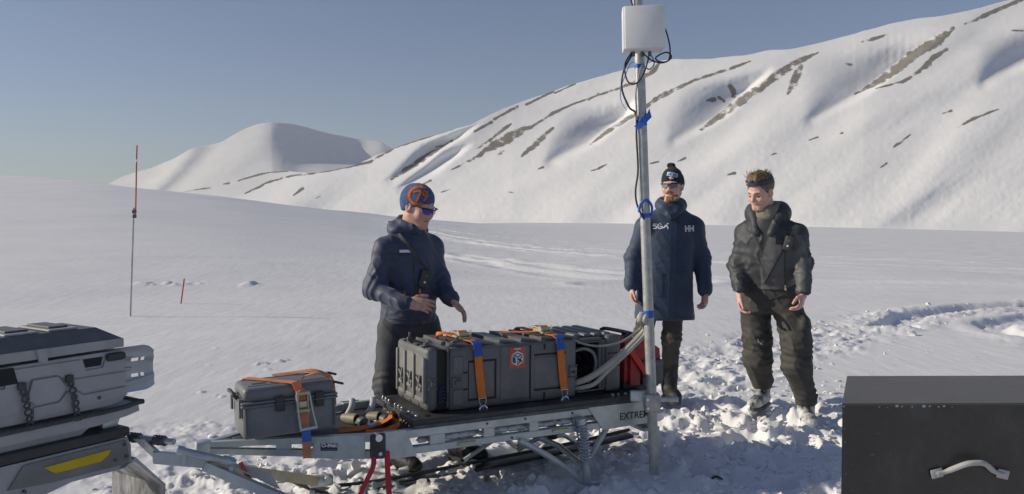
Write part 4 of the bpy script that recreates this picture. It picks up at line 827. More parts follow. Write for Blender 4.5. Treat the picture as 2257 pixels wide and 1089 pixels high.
# cargo box clipped on the rack
bx = Thing('cargo_box', 'black plastic cargo box with rubber latches on the snowmobile rack', 'box', (-.5, .2, .652), MN)
b_ = bx.part('body', MB().prism([(-1.05, .004, .654), (-1.05, .004, .875), (-.022, .004, .885), (-.012, .004, .85), (-.006, .004, .69), (-.03, .004, .668), (-.08, .004, .654)], (0, .40, 0)), 'box_grey', smooth=25)
ld = bx.part('lid', MB().prism([(-1.07, .0, .905), (-1.07, -.0, .93), (-.018, -.0, .935), (-.018, .0, .898), (-.60, .0, .893)], (0, .408, 0)), 'box_grey', smooth=25)
bx.part('lid_top', MB().add([(-1.06, .004, .9305), (-.022, .004, .9355), (-.022, .404, .9355), (-1.06, .404, .9305), (-1.02, .06, .985), (-.10, .07, .985), (-.10, .34, .985), (-1.02, .34, .985)], [(0, 1, 5, 4), (1, 2, 6, 5), (2, 3, 7, 6), (3, 0, 4, 7), (4, 5, 6, 7), (3, 2, 1, 0)]), 'case_plastic', ld)
for x0, x1 in ((-.46, -.33), (-.29, -.17), (-.72, -.55)):
    bx.part('top_rib', MB().rspan((x0, .08, .984), (x1, .33, .994), .004, 1), 'box_grey', ld)
    bx.part('top_rib', MB().rspan((x0 + .02, .12, .9935), (x1 - .02, .30, 1.002), .003, 1), 'case_plastic', ld)
bx.part('lid_lug', MB().prism([(-.385, -.002, .935), (-.345, -.002, .935), (-.345, -.002, .885), (-.375, -.002, .885)], (0, -.012, 0)), 'box_grey', ld)
# front relief: stepped panels and dark seams
def bp_(name, poly, m, pr): return bx.part(name, MB().prism([(x, .0035, z) for x, z in poly], (0, -pr, 0)), m, b_)
bp_('raised_panel', [(-.50, .868), (-.205, .868), (-.19, .822), (-.115, .822), (-.10, .862), (-.026, .870), (-.024, .80), (-.27, .80), (-.31, .825), (-.40, .825), (-.43, .802), (-.50, .80)], 'box_grey', .010)
bp_('raised_panel', [(-.400, .816), (-.305, .816), (-.272, .770), (-.300, .722), (-.390, .718), (-.420, .745)], 'box_grey', .014)
bp_('raised_panel', [(-.258, .792), (-.016, .790), (-.012, .735), (-.20, .732), (-.235, .755)], 'box_grey', .008)
bp_('raised_panel', [(-.235, .742), (-.200, .722), (-.012, .725), (-.010, .69), (-.235, .675)], 'box_grey', .011)
bp_('raised_panel', [(-.396, .708), (-.300, .710), (-.262, .748), (-.250, .742), (-.250, .675), (-.398, .665)], 'box_grey', .010)
bp_('raised_panel', [(-.70, .80), (-.452, .80), (-.430, .735), (-.452, .70), (-.70, .69)], 'box_grey', .010)
bp_('seam', [(-.195, .868), (-.185, .832), (-.12, .832), (-.112, .868)], 'dark_recess', .0012)
bp_('seam', [(-.520, .876), (-.470, .876), (-.455, .815), (-.520, .812)], 'dark_recess', .0125)
for x in (-.445, -.262):
    lt = bx.part('latch_strap', MB().rbox((x, -.016, .802), (.030, .016, .030), .004), 'black_plastic', b_)
    for k in range(6):
        f = k / 5; p = V3(x + .004 + .022 * f, -.020 - .006 * math.sin(f * 3.1), .780 - .135 * f)
        bx.part('latch_link', MB().torus(p, (.05, 1, 0), .0125 if k % 2 else .010, .0045, 12, 6), 'black_plastic', lt)
    bx.part('latch_hook', MB().rbox((x + .028, -.020, .636), (.030, .018, .022), .004), 'black_plastic', lt)
bx.part('corner_grip', MB().rbox((-.06, -.008, .862), (.085, .03, .034), .012), 'black_plastic', ld)
bx.part('drain_plug', MB().cyl((-.135, -.010, .700), (-.135, -.002, .700), .008, n=10), 'dark_metal', b_)
# shovel blade sticking out behind the cargo box
sh = Thing('snow_shovel', 'grey aluminium shovel blade sticking out behind the cargo box', 'shovel', (.02, .06, .68), MN)
def sx(x, z): return (x, .055 + .020 * math.cos((z - .785) / .11 * 1.4) - .01 * (x / .16), z)
NX, NZ = 22, 26; gv, gf = [], []
def blade_z(x, t):   # rounded outer end
    e = max(0, (x - .105) / .055); h0, h1 = .683 + .018 * e * e, .885 - .030 * e * e; return h0 + (h1 - h0) * t
for i in range(NX + 1):
    for j in range(NZ + 1):
        x = -.03 + .19 * i / NX; z = blade_z(x, j / NZ); gv.append(sx(x, z))
n1 = len(gv)
rid = lambda x, z: .006 * math.exp(-((z - .84 + .15 * (x - .05)) / .012) ** 2) + .006 * math.exp(-((z - .725 - .15 * (x - .05)) / .012) ** 2)
gv = [(x, y - rid(x, z), z) for x, y, z in gv]; gv += [(x, y + .004, z) for x, y, z in gv]
hole = lambda i, j: (j in (8, 9) or j in (17, 18)) and (10 <= i <= 13 or 15 <= i <= 16)
open_ = set((i, j) for i in range(NX) for j in range(NZ) if hole(i, j)); idx = lambda i, j: i * (NZ + 1) + j
for i in range(NX):
    for j in range(NZ):
        if (i, j) in open_: continue
        q = (idx(i, j), idx(i + 1, j), idx(i + 1, j + 1), idx(i, j + 1)); gf.append(q); gf.append(tuple(k + n1 for k in q[::-1]))
        for (a, b), nb in (((q[0], q[1]), (i, j - 1)), ((q[1], q[2]), (i + 1, j)), ((q[2], q[3]), (i, j + 1)), ((q[3], q[0]), (i - 1, j))):
            if nb in open_ or nb[0] < 0 or nb[1] < 0 or nb[0] >= NX or nb[1] >= NZ: gf.append((b, a, a + n1, b + n1))
sh.raw('blade', gv, gf, 'shovel_alu', smooth=40)
sh.part('socket', MB().tube([(-.12, .075, .785), (-.03, .072, .785), (.06, .073, .785)], [.018, .018, .008], 12), 'shovel_alu')
sh.part('shaft', MB().cyl((-.62, .43, .80), (-.10, .09, .785), .015), 'black_plastic')

# ------------------------------------------------------------------ black chest in the right foreground
rb = Thing('equipment_chest', 'big black box with a pale grab handle, cut off by the right edge', 'box', (1.8, 3.2, 0))
fa = nrm((1, .01, 0)); c00 = V3(1.223, 3.0, 0); c01 = V3(1.455, 3.52, 0); c10 = c00 + fa * 1.5; c11 = c01 + fa * 1.5
def slab(z0, z1, grow=0.0):
    m = MB(); cs = [c00 + V3(-grow, -grow, 0), c10 + V3(grow, -grow, 0), c11 + V3(grow, grow, 0), c01 + V3(-grow, grow, 0)]
    m.prism([p + V3(0, 0, z0) for p in cs], (0, 0, z1 - z0)); return m
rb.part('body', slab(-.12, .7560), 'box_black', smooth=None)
lit_top = rb.part('lid', slab(.7562, .764, .0012), 'box_top_lit', smooth=None)  # top slab carries the sun's brightness in its paler colour
hp = lambda x, z, y=2.992: V3(x, y, z)
hd = rb.part('grab_handle', MB().tube(spline([hp(1.575, .503), hp(1.61, .512), hp(1.66, .545, 2.965), hp(1.695, .553, 2.96), hp(1.735, .548, 2.965), hp(1.785, .512), hp(1.82, .500)], 5), [.009] * 6 + [.0105] * 19 + [.009] * 6, 10), 'box_chip')
for x, z, a in ((1.575, .503, .25), (1.82, .500, -.25)):
    ft = rb.part('handle_foot', MB().rbox(hp(x, z, 2.996), (.044, .008, .034), .003, 2, [nrm((1, 0, a)), (0, 1, 0), nrm((-a, 0, 1))]), 'box_chip', hd)
    rb.part('screw', MB().cyl(hp(x, z, 2.986), hp(x, z, 2.9925), .006, n=8), 'galvanised', hd)
for k, (x, z, w_) in enumerate(((1.228, .752, .010), (1.226, .728, .006), (1.36, .750, .008), (1.39, .747, .006), (1.425, .753, .018), (1.444, .751, .010), (1.482, .750, .009), (1.525, .752, .020), (1.547, .752, .012), (1.58, .750, .010), (1.60, .752, .014), (1.63, .750, .006), (1.231, .67, .005), (1.234, .62, .006), (1.238, .50, .005))):
    q = c00 + fa * (x - 1.223); 
    w_ *= .7; rb.part('paint_chip', MB().add([(q[0] - w_ / 2, q[1] - .0022, z - w_ * .2), (q[0] + w_ * .3, q[1] - .0022, z - w_ * .35), (q[0] + w_ / 2, q[1] - .0022, z + w_ * .2), (q[0] + w_ * .1, q[1] - .0022, z + w_ * .45), (q[0] - w_ * .4, q[1] - .0022, z + w_ * .3)], [(0, 1, 2, 3, 4)]), 'box_chip', None, smooth=None)

# ------------------------------------------------------------------ marker pole, stake
PX0 = V3(-5.735, 12.22, gz(-5.735, 12.22) - .05); PT = V3(-5.61, 12.22, 2.53); pd = nrm(PT - PX0)
mk = Thing('marker_pole', 'tall thin marker pole with a red upper half standing in the snow', 'pole', PX0)
cz = PX0 + (PT - PX0) * ((1.60 - PX0[2]) / (PT[2] - PX0[2])); tz = PX0 + (PT - PX0) * ((2.30 - PX0[2]) / (PT[2] - PX0[2]))
mk.part('lower_tube', MB().cyl(PX0, cz, .014), 'pole_grey')
up = mk.part('upper_rod', MB().cyl(cz + V3(.025, 0, -.14), tz + V3(.02, 0, -.02), .0105), 'fox_red'); mk.part('reflector_band', MB().cyl(tz + V3(.02, 0, -.0195), tz + V3(.0205, 0, .02), .0105), 'label_white', up)
mk.part('upper_rod', MB().cyl(tz + V3(.0205, 0, .0205), PT + V3(.02, 0, 0), .0105), 'fox_red')
mk.part('clamp', MB().rbox(cz + V3(.008, 0, -.06), (.055, .05, .05), .008).rbox(cz + V3(.010, 0, -.13), (.05, .045, .05), .008), 'dark_metal')
sk = Thing('red_stake', 'short red stake leaning in the snow near the marker pole', 'stake', (-5.70, 14.0, gz(-5.7, 14)))
sk.part('rod', MB().cyl((-5.70, 14.0, gz(-5.7, 14) - .05), (-5.63, 14.0, gz(-5.7, 14) + .43), .012), 'fox_red')
# dark scraps in the trampled snow at the front
def scrap(lab, x, y, a, l):
    z = gz(x, y); t = Thing('strap_scrap', lab, 'scrap', (x, y, z)); d = V3(math.cos(a), math.sin(a), 0)
    t.part('webbing', MB().ribbon(spline([V3(x, y, z + .012) - d * l / 2, V3(x, y, z + .030), V3(x, y, z + .014) + d * l / 2], 4), (-math.sin(a), math.cos(a), .2), .022, .006), 'black_plastic')
scrap('black scrap of webbing in the trampled snow, the upper one right of the mast', 1.10, 4.72, .5, .12); scrap('black scrap of webbing in the trampled snow, the lower one right of the mast', 1.17, 4.62, .3, .07)

# ------------------------------------------------------------------ organic modelling: distance fields turned into one continuous surface
class Vol:
    def __init__(s, lo, hi, h):
        s.lo = np.asarray(lo, float); s.h = h; s.n = np.ceil((np.asarray(hi, float) - s.lo) / h).astype(int) + 1
        s.F = np.full(s.n, 1.0, np.float32); s.ax = [s.lo[i] + h * np.arange(s.n[i]) for i in range(3)]
    def _sub(s, lo, hi):
        a = np.clip(np.floor((np.asarray(lo) - s.lo) / s.h).astype(int), 0, s.n); b = np.clip(np.ceil((np.asarray(hi) - s.lo) / s.h).astype(int) + 1, 0, s.n)
        sl_ = tuple(slice(a[i], b[i]) for i in range(3))
        if any(b[i] <= a[i] for i in range(3)): return None, None
        return sl_, (s.ax[0][sl_[0]][:, None, None], s.ax[1][sl_[1]][None, :, None], s.ax[2][sl_[2]][None, None, :])
    def put(s, fn, lo, hi, k, sub=False):
        sl_, g = s._sub(lo, hi)
        if sl_ is None: return s
        d = fn(*g); a = s.F[sl_]
        if sub: a, d = a, -d; h = np.clip(.5 - .5 * (a - d) / k, 0, 1); s.F[sl_] = a * (1 - h) + d * h + k * h * (1 - h)
        else: h = np.clip(.5 + .5 * (d - a) / k, 0, 1); s.F[sl_] = d * (1 - h) + a * h - k * h * (1 - h)
        return s
    def cap(s, a, b, ra, rb=None, k=.02, sub=False):
        a, b = np.asarray(a, float), np.asarray(b, float); rb = ra if rb is None else rb; ba = b - a; l2 = ba @ ba + 1e-9; m = max(ra, rb) + k + .02
        def fn(x, y, z):
            t = np.clip(((x - a[0]) * ba[0] + (y - a[1]) * ba[1] + (z - a[2]) * ba[2]) / l2, 0, 1)
            return np.sqrt((x - a[0] - t * ba[0]) ** 2 + (y - a[1] - t * ba[1]) ** 2 + (z - a[2] - t * ba[2]) ** 2) - (ra + (rb - ra) * t)
        return s.put(fn, np.minimum(a, b) - m, np.maximum(a, b) + m, k, sub)
    def chain(s, pts, rs, k=.02):
        for i in range(len(pts) - 1): s.cap(pts[i], pts[i + 1], rs[i], rs[i + 1], k)
        return s
    def ell(s, c, r, A=None, k=.02, sub=False):
        c = np.asarray(c, float); r = np.asarray(r, float); A = np.eye(3) if A is None else np.asarray(A, float); m = r.max() + k + .02
        def fn(x, y, z):
            q = [A[i][0] * (x - c[0]) + A[i][1] * (y - c[1]) + A[i][2] * (z - c[2]) for i in range(3)]
            k0 = np.sqrt(sum((q[i] / r[i]) ** 2 for i in range(3))); k1 = np.sqrt(sum((q[i] / r[i] ** 2) ** 2 for i in range(3))) + 1e-9
            return k0 * (k0 - 1) / k1
        return s.put(fn, c - m, c + m, k, sub)
    def loft(s, secs, right, fwd, k=.03, n=2.4):
        """secs: (cx, cy, z, half width, half depth) from bottom to top"""
        S = np.array(secs, float); right, fwd = nrm(right), nrm(fwd); m = S[:, 3:].max() + k + .04
        lo = np.array([S[:, 0].min() - m, S[:, 1].min() - m, S[0, 2] - k - .03]); hi = np.array([S[:, 0].max() + m, S[:, 1].max() + m, S[-1, 2] + k + .03])
        def fn(x, y, z):
            zz = z[0, 0]; I = [np.interp(zz, S[:, 2], S[:, j])[None, None, :] for j in (0, 1, 3, 4)]
            dx, dy = x - I[0], y - I[1]; a = dx * right[0] + dy * right[1]; b = dx * fwd[0] + dy * fwd[1]
            q = (np.abs(a / I[2]) ** n + np.abs(b / I[3]) ** n) ** (1 / n); d = (q - 1) * np.minimum(I[2], I[3])
            return np.maximum(d, np.maximum(S[0, 2] - z, z - S[-1, 2]) + 0 * d)
        return s.put(fn, lo, hi, k)
    def cut(s, p, n):
        """remove everything on the side n points to"""
        p, n = np.asarray(p, float), nrm(n)
        d = (s.ax[0][:, None, None] - p[0]) * n[0] + (s.ax[1][None, :, None] - p[1]) * n[1] + (s.ax[2][None, None, :] - p[2]) * n[2]
        s.F = np.maximum(s.F, d.astype(np.float32)); return s
    def mesh(s):
        F = s.F; ins = F < 0; n = s.n
        c = np.zeros(tuple(n - 1), np.uint8)
        for i in (0, 1):
            for j in (0, 1):
                for k in (0, 1): c += ins[i:n[0] - 1 + i, j:n[1] - 1 + j, k:n[2] - 1 + k]
        act = np.argwhere((c > 0) & (c < 8)); vid = np.full(tuple(n - 1), -1, np.int64); vid[tuple(act.T)] = np.arange(len(act))
        acc = np.zeros((len(act), 3)); cnt = np.zeros(len(act)); cr = [(i, j, k) for i in (0, 1) for j in (0, 1) for k in (0, 1)]
        for a in range(8):
            for b in range(a + 1, 8):
                A, B = np.array(cr[a]), np.array(cr[b])
                if np.abs(A - B).sum() != 1: continue
                fa = F[tuple((act + A).T)]; fb = F[tuple((act + B).T)]; x = (fa < 0) != (fb < 0); t = np.where(x, fa / np.where(x, fa - fb, 1), 0)
                acc += x[:, None] * (A + t[:, None] * (B - A)); cnt += x
        V_ = s.lo + s.h * (act + acc / cnt[:, None]); Q = []
        for ax in range(3):
            sa = [slice(None)] * 3; sb = [slice(None)] * 3; sa[ax] = slice(0, -1); sb[ax] = slice(1, None)
            A, B = ins[tuple(sa)], ins[tuple(sb)]; e = np.argwhere(A != B); o1, o2 = (ax + 1) % 3, (ax + 2) % 3
            ok = (e[:, o1] > 0) & (e[:, o2] > 0) & (e[:, o1] < n[o1] - 1) & (e[:, o2] < n[o2] - 1); e = e[ok]
            def at(d1, d2): q = e.copy(); q[:, o1] += d1; q[:, o2] += d2; return vid[tuple(q.T)]
            q = np.stack([at(-1, -1), at(0, -1), at(0, 0), at(-1, 0)], 1); flip = ~A[tuple(e.T)]; q[flip] = q[flip][:, ::-1]; Q.append(q)
        return V_, np.concatenate(Q)
def vnormals(V_, Q):
    n = np.cross(V_[Q[:, 2]] - V_[Q[:, 0]], V_[Q[:, 3]] - V_[Q[:, 1]]); N = np.zeros_like(V_)
    for k in range(4): np.add.at(N, Q[:, k], n)
    return N / (np.linalg.norm(N, axis=1, keepdims=True) + 1e-12)
def vol_object(name, vol, material, parent=None, base=(0, 0, 0), folds=None, relax=1):
    V_, Q = vol.mesh()
    for _ in range(relax):
        acc = np.zeros_like(V_); cnt = np.zeros(len(V_))
        for a, b in ((0, 1), (1, 2), (2, 3), (3, 0)):
            np.add.at(acc, Q[:, a], V_[Q[:, b]]); np.add.at(cnt, Q[:, a], 1); np.add.at(acc, Q[:, b], V_[Q[:, a]]); np.add.at(cnt, Q[:, b], 1)
        V_ = V_ * .5 + .5 * acc / np.maximum(cnt, 1)[:, None]
    if folds is not None: V_ = V_ + vnormals(V_, Q) * folds(V_)[:, None]
    me = bpy.data.meshes.new(name); me.vertices.add(len(V_)); me.vertices.foreach_set('co', (V_ - np.asarray(base)).reshape(-1).astype(np.float32)); raw_quads(me, Q)
    me.materials.append(MATS[material]); o = bpy.data.objects.new(name, me); COL.objects.link(o)
    if parent: o.parent = parent
    o['_'] = 0; del o['_']
    return o, BVHTree.FromPolygons((V_).tolist(), Q.tolist())

def wrinkles(joints, amp=.006, big=.012, axis_s=(9, 9, 5)):
    """cloth folds: broad waves plus creases bunched around the joints (point, limb direction, reach, strength)"""
    def fn(P):
        sc_ = np.array(axis_s); h = big * .45 * noise3(P * sc_ * .8)
        # long soft folds: ridged noise drawn out along a slanted direction
        sl_ = P @ np.array([[1, 0, .55], [0, 1, .35], [0, 0, 1]]).T
        rid = 1 - np.abs(noise3(sl_ * np.array([16, 16, 3.2]) + 9.1)); h = h + amp * .9 * (rid ** 3 - .35)
        for p, d, reach, st in joints:
            q = P - np.asarray(p); d_ = nrm(d); t = q @ d_; g = np.exp(-(np.linalg.norm(q, axis=1) / reach) ** 2)
            h = h + st * g * np.sin(t * 105 + 5 * noise3(P * 11)) * (.6 + .5 * noise3(P * 6 + 3))
        return h
    return fn
def fbm3(P): return noise3(P) + .5 * noise3(P * 2.1 + 7.7)

def head_frame(fwd, tilt=0.0, roll=0.0):
    f = nrm(fwd); r = nrm(np.cross(f, (0, 0, 1))); u = np.cross(r, f); c, s_ = math.cos(roll), math.sin(roll)
    r2 = c * r + s_ * u; u2 = -s_ * r + c * u
    return np.array([r2, f, u2])          # rows: right, forward, up
def hp_(A, c, p): return np.asarray(c) + np.asarray(p, float) @ A
def add_head(v, c, A, neck, nose=1.0):
    H = lambda *p: hp_(A, c, p)
    v.ell(H(0, -.012, .038), (.076, .096, .088), A, .02); v.ell(H(0, .022, -.030), (.063, .072, .088), A, .03); v.ell(H(0, .012, -.062), (.060, .066, .045), A, .02)
    v.cap(H(-.012, .070, -.100), H(.012, .070, -.100), .020, None, .025)
    for s_ in (-1, 1):
        v.cap(H(s_ * .052, -.005, -.058), H(s_ * .020, .062, -.096), .018, .017, .025)
        v.ell(H(s_ * .040, .060, -.028), (.026, .026, .026), A, .02); v.cap(H(s_ * .012, .087, .020), H(s_ * .046, .072, .022), .010, .009, .012)
        v.ell(H(s_ * .031, .100, .002), (.018, .016, .011), A, .012, True)
        v.ell(H(s_ * .079, -.012, -.008), (.011, .022, .033), A, .008); v.ell(H(s_ * .088, -.006, -.006), (.006, .010, .018), A, .006, True)
        v.ell(H(s_ * .011, .098, -.032), (.010, .011, .009), A, .008)
    v.cap(H(0, .084, .012), H(0, .108 * nose, -.026), .009, .012, .012)
    v.cap(H(-.019, .084, -.057), H(.019, .084, -.057), .0075, None, .008); v.cap(H(-.016, .083, -.069), H(.016, .083, -.069), .0085, None, .008)
    v.cap(H(-.026, .088, -.063), H(.026, .088, -.063), .0025, None, .006, True)
    v.cap(H(0, -.030, -.050), neck, .056, .060, .03)
def add_hand(v, w, d, n, side, curl, spread=.06, thumb=.5, s=1.0):
    """w wrist, d towards the fingers, n the way the palm faces; side +1 right hand, -1 left hand"""
    d, n = nrm(d), np.asarray(n, float); n = nrm(n - d * (n @ d)); t = np.cross(d, n) * side
    w = np.asarray(w, float); A = np.array([t, d, n]); pc = w + d * .050 * s
    v.cap(w - d * .03, w + d * .012, .026 * s, .025 * s, .02)
    v.ell(pc + t * .002, (.040 * s, .054 * s, .0165 * s), A, .012); v.ell(w + d * .035 * s + t * .022 * s + n * .006, (.020 * s, .032 * s, .016 * s), A, .012)
    L = (.072, .080, .075, .060); B = (.029, .010, -.010, -.028)
    for i in range(4):
        p = w + d * (.090 - .004 * abs(i - 1)) * s + t * B[i] * s; fd = nrm(d + t * spread * (1.5 - i)); c = curl[i] if hasattr(curl, '__len__') else curl
        for j, (fr, rr) in enumerate(((.46, .0092), (.30, .0084), (.24, .0076))):
            a = c * (.75, 1.0, .65)[j]; fd = nrm(fd * math.cos(a) + n * math.sin(a)); nn = nrm(n - fd * (n @ fd)); q = p + fd * L[i] * fr * s
            if j == 0: v.cap(p - d * .03 * s, p, .0100 * s, .0100 * s, .006)
            v.cap(p, q, rr * 1.06 * s, rr * s, .003); p = q; n_loc = nn
    p = w + d * .022 * s + t * .026 * s + n * .008 * s; fd = nrm(d * .75 + t * .75 + n * (.25 + thumb * .4))
    for fr, rr in ((.042, .0125), (.032, .0105), (.026, .0090)):
        q = p + fd * fr * s; v.cap(p, q, rr * 1.05 * s, rr * s, .006); p = q; fd = nrm(fd + d * .45 - t * thumb * .5 + n * thumb * .15)

def decal(name, bvh, cells, org, ex, ey, cast, material, parent, base, off=.0025, cell=.004):
    """flat print or appliqué laid onto a surface: `cells` are (a, b) centres in the plane (ex, ey), cast along `cast`"""
    ex, ey, cast = nrm(ex), nrm(ey), nrm(cast); org = np.asarray(org, float); vid = {}; vs_, fs = [], []
    def vert(i, j):
        if (i, j) in vid: return vid[(i, j)]
        o = org + ex * (i * cell) + ey * (j * cell) - cast * .30
        loc, nn, _, _ = bvh.ray_cast(Vector(o), Vector(cast), .8)
        if loc is None: vid[(i, j)] = None; return None
        vs_.append(np.array(loc) - cast * off); vid[(i, j)] = len(vs_) - 1; return vid[(i, j)]
    for i, j in cells:
        q = [vert(i, j), vert(i + 1, j), vert(i + 1, j + 1), vert(i, j + 1)]
        if None in q: continue
        P = [vs_[k] for k in q]
        if max(np.linalg.norm(P[0] - P[2]), np.linalg.norm(P[1] - P[3])) > cell * 5: continue
        fs.append(tuple(q))
    if not fs: return None
    # solid appliqué: back face sits a little inside the cloth
    n0 = len(vs_); al = vs_ + [p + cast * (off + .002) for p in vs_]
    o = link_mesh(name, al, fs + [tuple(k + n0 for k in f[::-1]) for f in fs], material, parent, 180, base); return o
def strokes(lines, w, cell=.004):
    """cells within w/2 of the given polylines"""
    P = np.array([p for l in lines for p in l]); lo = np.floor((P.min(0) - w) / cell).astype(int); hi = np.ceil((P.max(0) + w) / cell).astype(int)
    I, J = np.meshgrid(np.arange(lo[0], hi[0]), np.arange(lo[1], hi[1]), indexing='ij'); x, y = (I + .5) * cell, (J + .5) * cell; d = np.full(x.shape, 9.)
    for l in lines: d = np.minimum(d, dpoly(x, y, l))
    return [(int(a), int(b)) for a, b in zip(I[d < w / 2], J[d < w / 2])]
def rect(x0, y0, x1, y1, cell=.004): return [(i, j) for i in range(round(x0 / cell), round(x1 / cell)) for j in range(round(y0 / cell), round(y1 / cell))]
def arc(cx, cy, rx, ry, a0, a1, n=20): return [(cx + rx * math.cos(a), cy + ry * math.sin(a)) for a in np.linspace(R(a0), R(a1), n)]
def shift(lines, dx, dy, s=1): return [[(x * s + dx, y * s + dy) for x, y in l] for l in lines]
G5 = [[(.7, 1), (.1, 1), (.05, .55), (.45, .6), (.7, .42), (.7, .2), (.5, .02), (.05, .05)]]
GG = [arc(.45, .5, .4, .48, 50, 300) + [(.85, .12), (.85, .48), (.5, .48)]]
GH = [[(0, 0), (0, 1)], [(.6, 0), (.6, 1)], [(0, .5), (.6, .5)]]

def drape(bvh, pts, cast, off=.006):
    out = []; cast = nrm(cast)
    for p in pts:
        loc, nn, _, _ = bvh.ray_cast(Vector(np.asarray(p) - cast * .35), Vector(cast), .9)
        out.append(np.array(loc) - cast * off if loc is not None else np.asarray(p, float))
    return out
def glasses(parent, c, A, base, lens, wrap=.22, z=.004, s=1.0):
    H = lambda *p: hp_(A, c, np.array(p) * np.array([s, 1, 1]))
    fr = MB().tube(spline([H(-.076, .035, z + .012), H(-.068, .085, z + .015), H(-.03, .108, z + .016), H(0, .113, z + .012), H(.03, .108, z + .016), H(.068, .085, z + .015), H(.076, .035, z + .012)], 5), .0042, 8)
    for s_ in (-1, 1): fr.tube([H(s_ * .076, .035, z + .012), H(s_ * .082, -.02, z + .010), H(s_ * .080, -.045, z - .006)], .0035, 8)
    root = link_mesh('sunglasses', fr.v, fr.f, 'glasses_frame', parent, 40, base)
    for s_ in (-1, 1):
        m = MB(); outline = [(.006, .014), (.030, .018), (.058, .015), (.066, .006), (.060, -.012), (.042, -.020), (.022, -.019), (.010, -.008)]
        f_ = [H(s_ * a, .114 - wrap * a - 4.2 * a * a, z + b) for a, b in outline]; b_ = [H(s_ * a, .110 - wrap * a - 4.2 * a * a, z + b) for a, b in outline]
        n_ = len(f_); order = list(range(n_)); 
        m.add(f_ + b_, [tuple(order if s_ < 0 else order[::-1]), tuple(k + n_ for k in (order[::-1] if s_ < 0 else order))] + [(i, (i + 1) % n_, (i + 1) % n_ + n_, i + n_) for i in range(n_)])
        link_mesh('lens', m.v, m.f, lens, root, 40, base)
    return root
def boot(name, parent, base, ankle, toe_dir, ground, r=.058, shaft=.20, material='boot_black'):
    ankle = np.asarray(ankle, float); td = nrm((toe_dir[0], toe_dir[1], 0)); h = .007
    v = Vol(ankle + V3(-.32, -.32, -.2), ankle + V3(.32, .32, shaft + .1), h); sd = nrm((-td[1], td[0], 0)); A = np.array([td, sd, (0, 0, 1)])
    a0 = V3(ankle[0], ankle[1], ground)
    v.cap(a0 + V3(0, 0, .09), ankle + V3(0, 0, shaft), r * .95, r * 1.12, .02); v.ell(a0 + td * .055 + V3(0, 0, .055), (.155, .054, .055), A, .03); v.ell(a0 + td * .14 + V3(0, 0, .045), (.075, .052, .042), A, .02); v.ell(a0 - td * .05 + V3(0, 0, .045), (.05, .045, .05), A, .02)
    v.cut(a0 + V3(0, 0, .004), (0, 0, -1)); v.cut(ankle + V3(0, 0, shaft), (0, 0, 1))
    o, _ = vol_object(name, v, material, parent, base, lambda P: .004 * fbm3(P * 22)); 
    link_mesh('sole', (MBs := MB().prism([a0 + td * x + sd * y + V3(0, 0, -.012) for x, y in ((.205, 0), (.19, .035), (.12, .055), (0, .046), (-.08, .042), (-.10, 0), (-.08, -.042), (0, -.046), (.12, -.055), (.19, -.035))], (0, 0, .024))).v, MBs.f, 'black_plastic', o, 30, base)
    return o

def person(label, K):
    """K: key points of the pose in metres; the body is one skin, the clothes are its children"""
    base = np.array([(K['rf'][0] + K['lf'][0]) / 2, (K['rf'][1] + K['lf'][1]) / 2, min(K['rf'][2], K['lf'][2])])
    allp = np.array([K[k] for k in ('head', 'rs', 'ls', 're', 'le', 'rw', 'lw', 'rf', 'lf', 'rk', 'lk')]); lo, hi = allp.min(0) - .28, allp.max(0) + .28; lo[2] = base[2] - .02
    f, rt = nrm(K['fwd']), nrm(np.cross(K['fwd'], (0, 0, 1)))
    v = Vol(lo, hi, .0052); A = head_frame(K['look'], 0, K.get('roll', 0)); hc = np.asarray(K['head'], float)
    add_head(v, hc, A, K['neck'])
    nk, pv = np.asarray(K['neck'], float), np.asarray(K['pelvis'], float)
    v.loft([(*pv[:2], pv[2] - .08, .12, .09), (*pv[:2], pv[2] + .06, .125, .09), (*(pv * .5 + nk * .5)[:2], (pv[2] + nk[2]) / 2, .125, .09), (*nk[:2], nk[2] - .10, .14, .08), (*nk[:2], nk[2] - .02, .07, .05)], rt, f, .04)
    for s_, e, w in (('rs', 're', 'rw'), ('ls', 'le', 'lw')): v.chain([K[s_], K[e], K[w]], [.048, .036, .026], .03); v.cap(nk - V3(0, 0, .06), K[s_], .05, .045, .03)
    for h_, k_, f_ in (('rh', 'rk', 'rf'), ('lh', 'lk', 'lf')): v.chain([K[h_], K[k_], np.asarray(K[f_]) + V3(0, 0, .09)], [.07, .05, .038], .03)
    for sd, w in ((1, 'rhand'), (-1, 'lhand')): add_hand(v, *K[w][:3], sd, *K[w][3:])
    body, bv = vol_object('person', v, K['skin'], None, base); body.location = base; tag(body, label, 'person')
    # mouth line and eyes
    H = lambda *p: hp_(A, hc, p)
    m = MB().tube(spline([H(-.022, .087, -.062), H(-.010, .0935, -.0605), H(0, .095, -.0615), H(.010, .0935, -.0605), H(.022, .087, -.062)], 3), .0034, 6); link_mesh('lips', m.v, m.f, 'lips', body, 180, base)
    return dict(body=body, bvh=bv, base=base, A=A, hc=hc, H=H, f=f, rt=rt)

def garment(name, P, h, lo, hi, build, material, folds=None, relax=1):
    v = Vol(lo, hi, h); build(v); return vol_object(name, v, material, P['body'], P['base'], folds, relax)

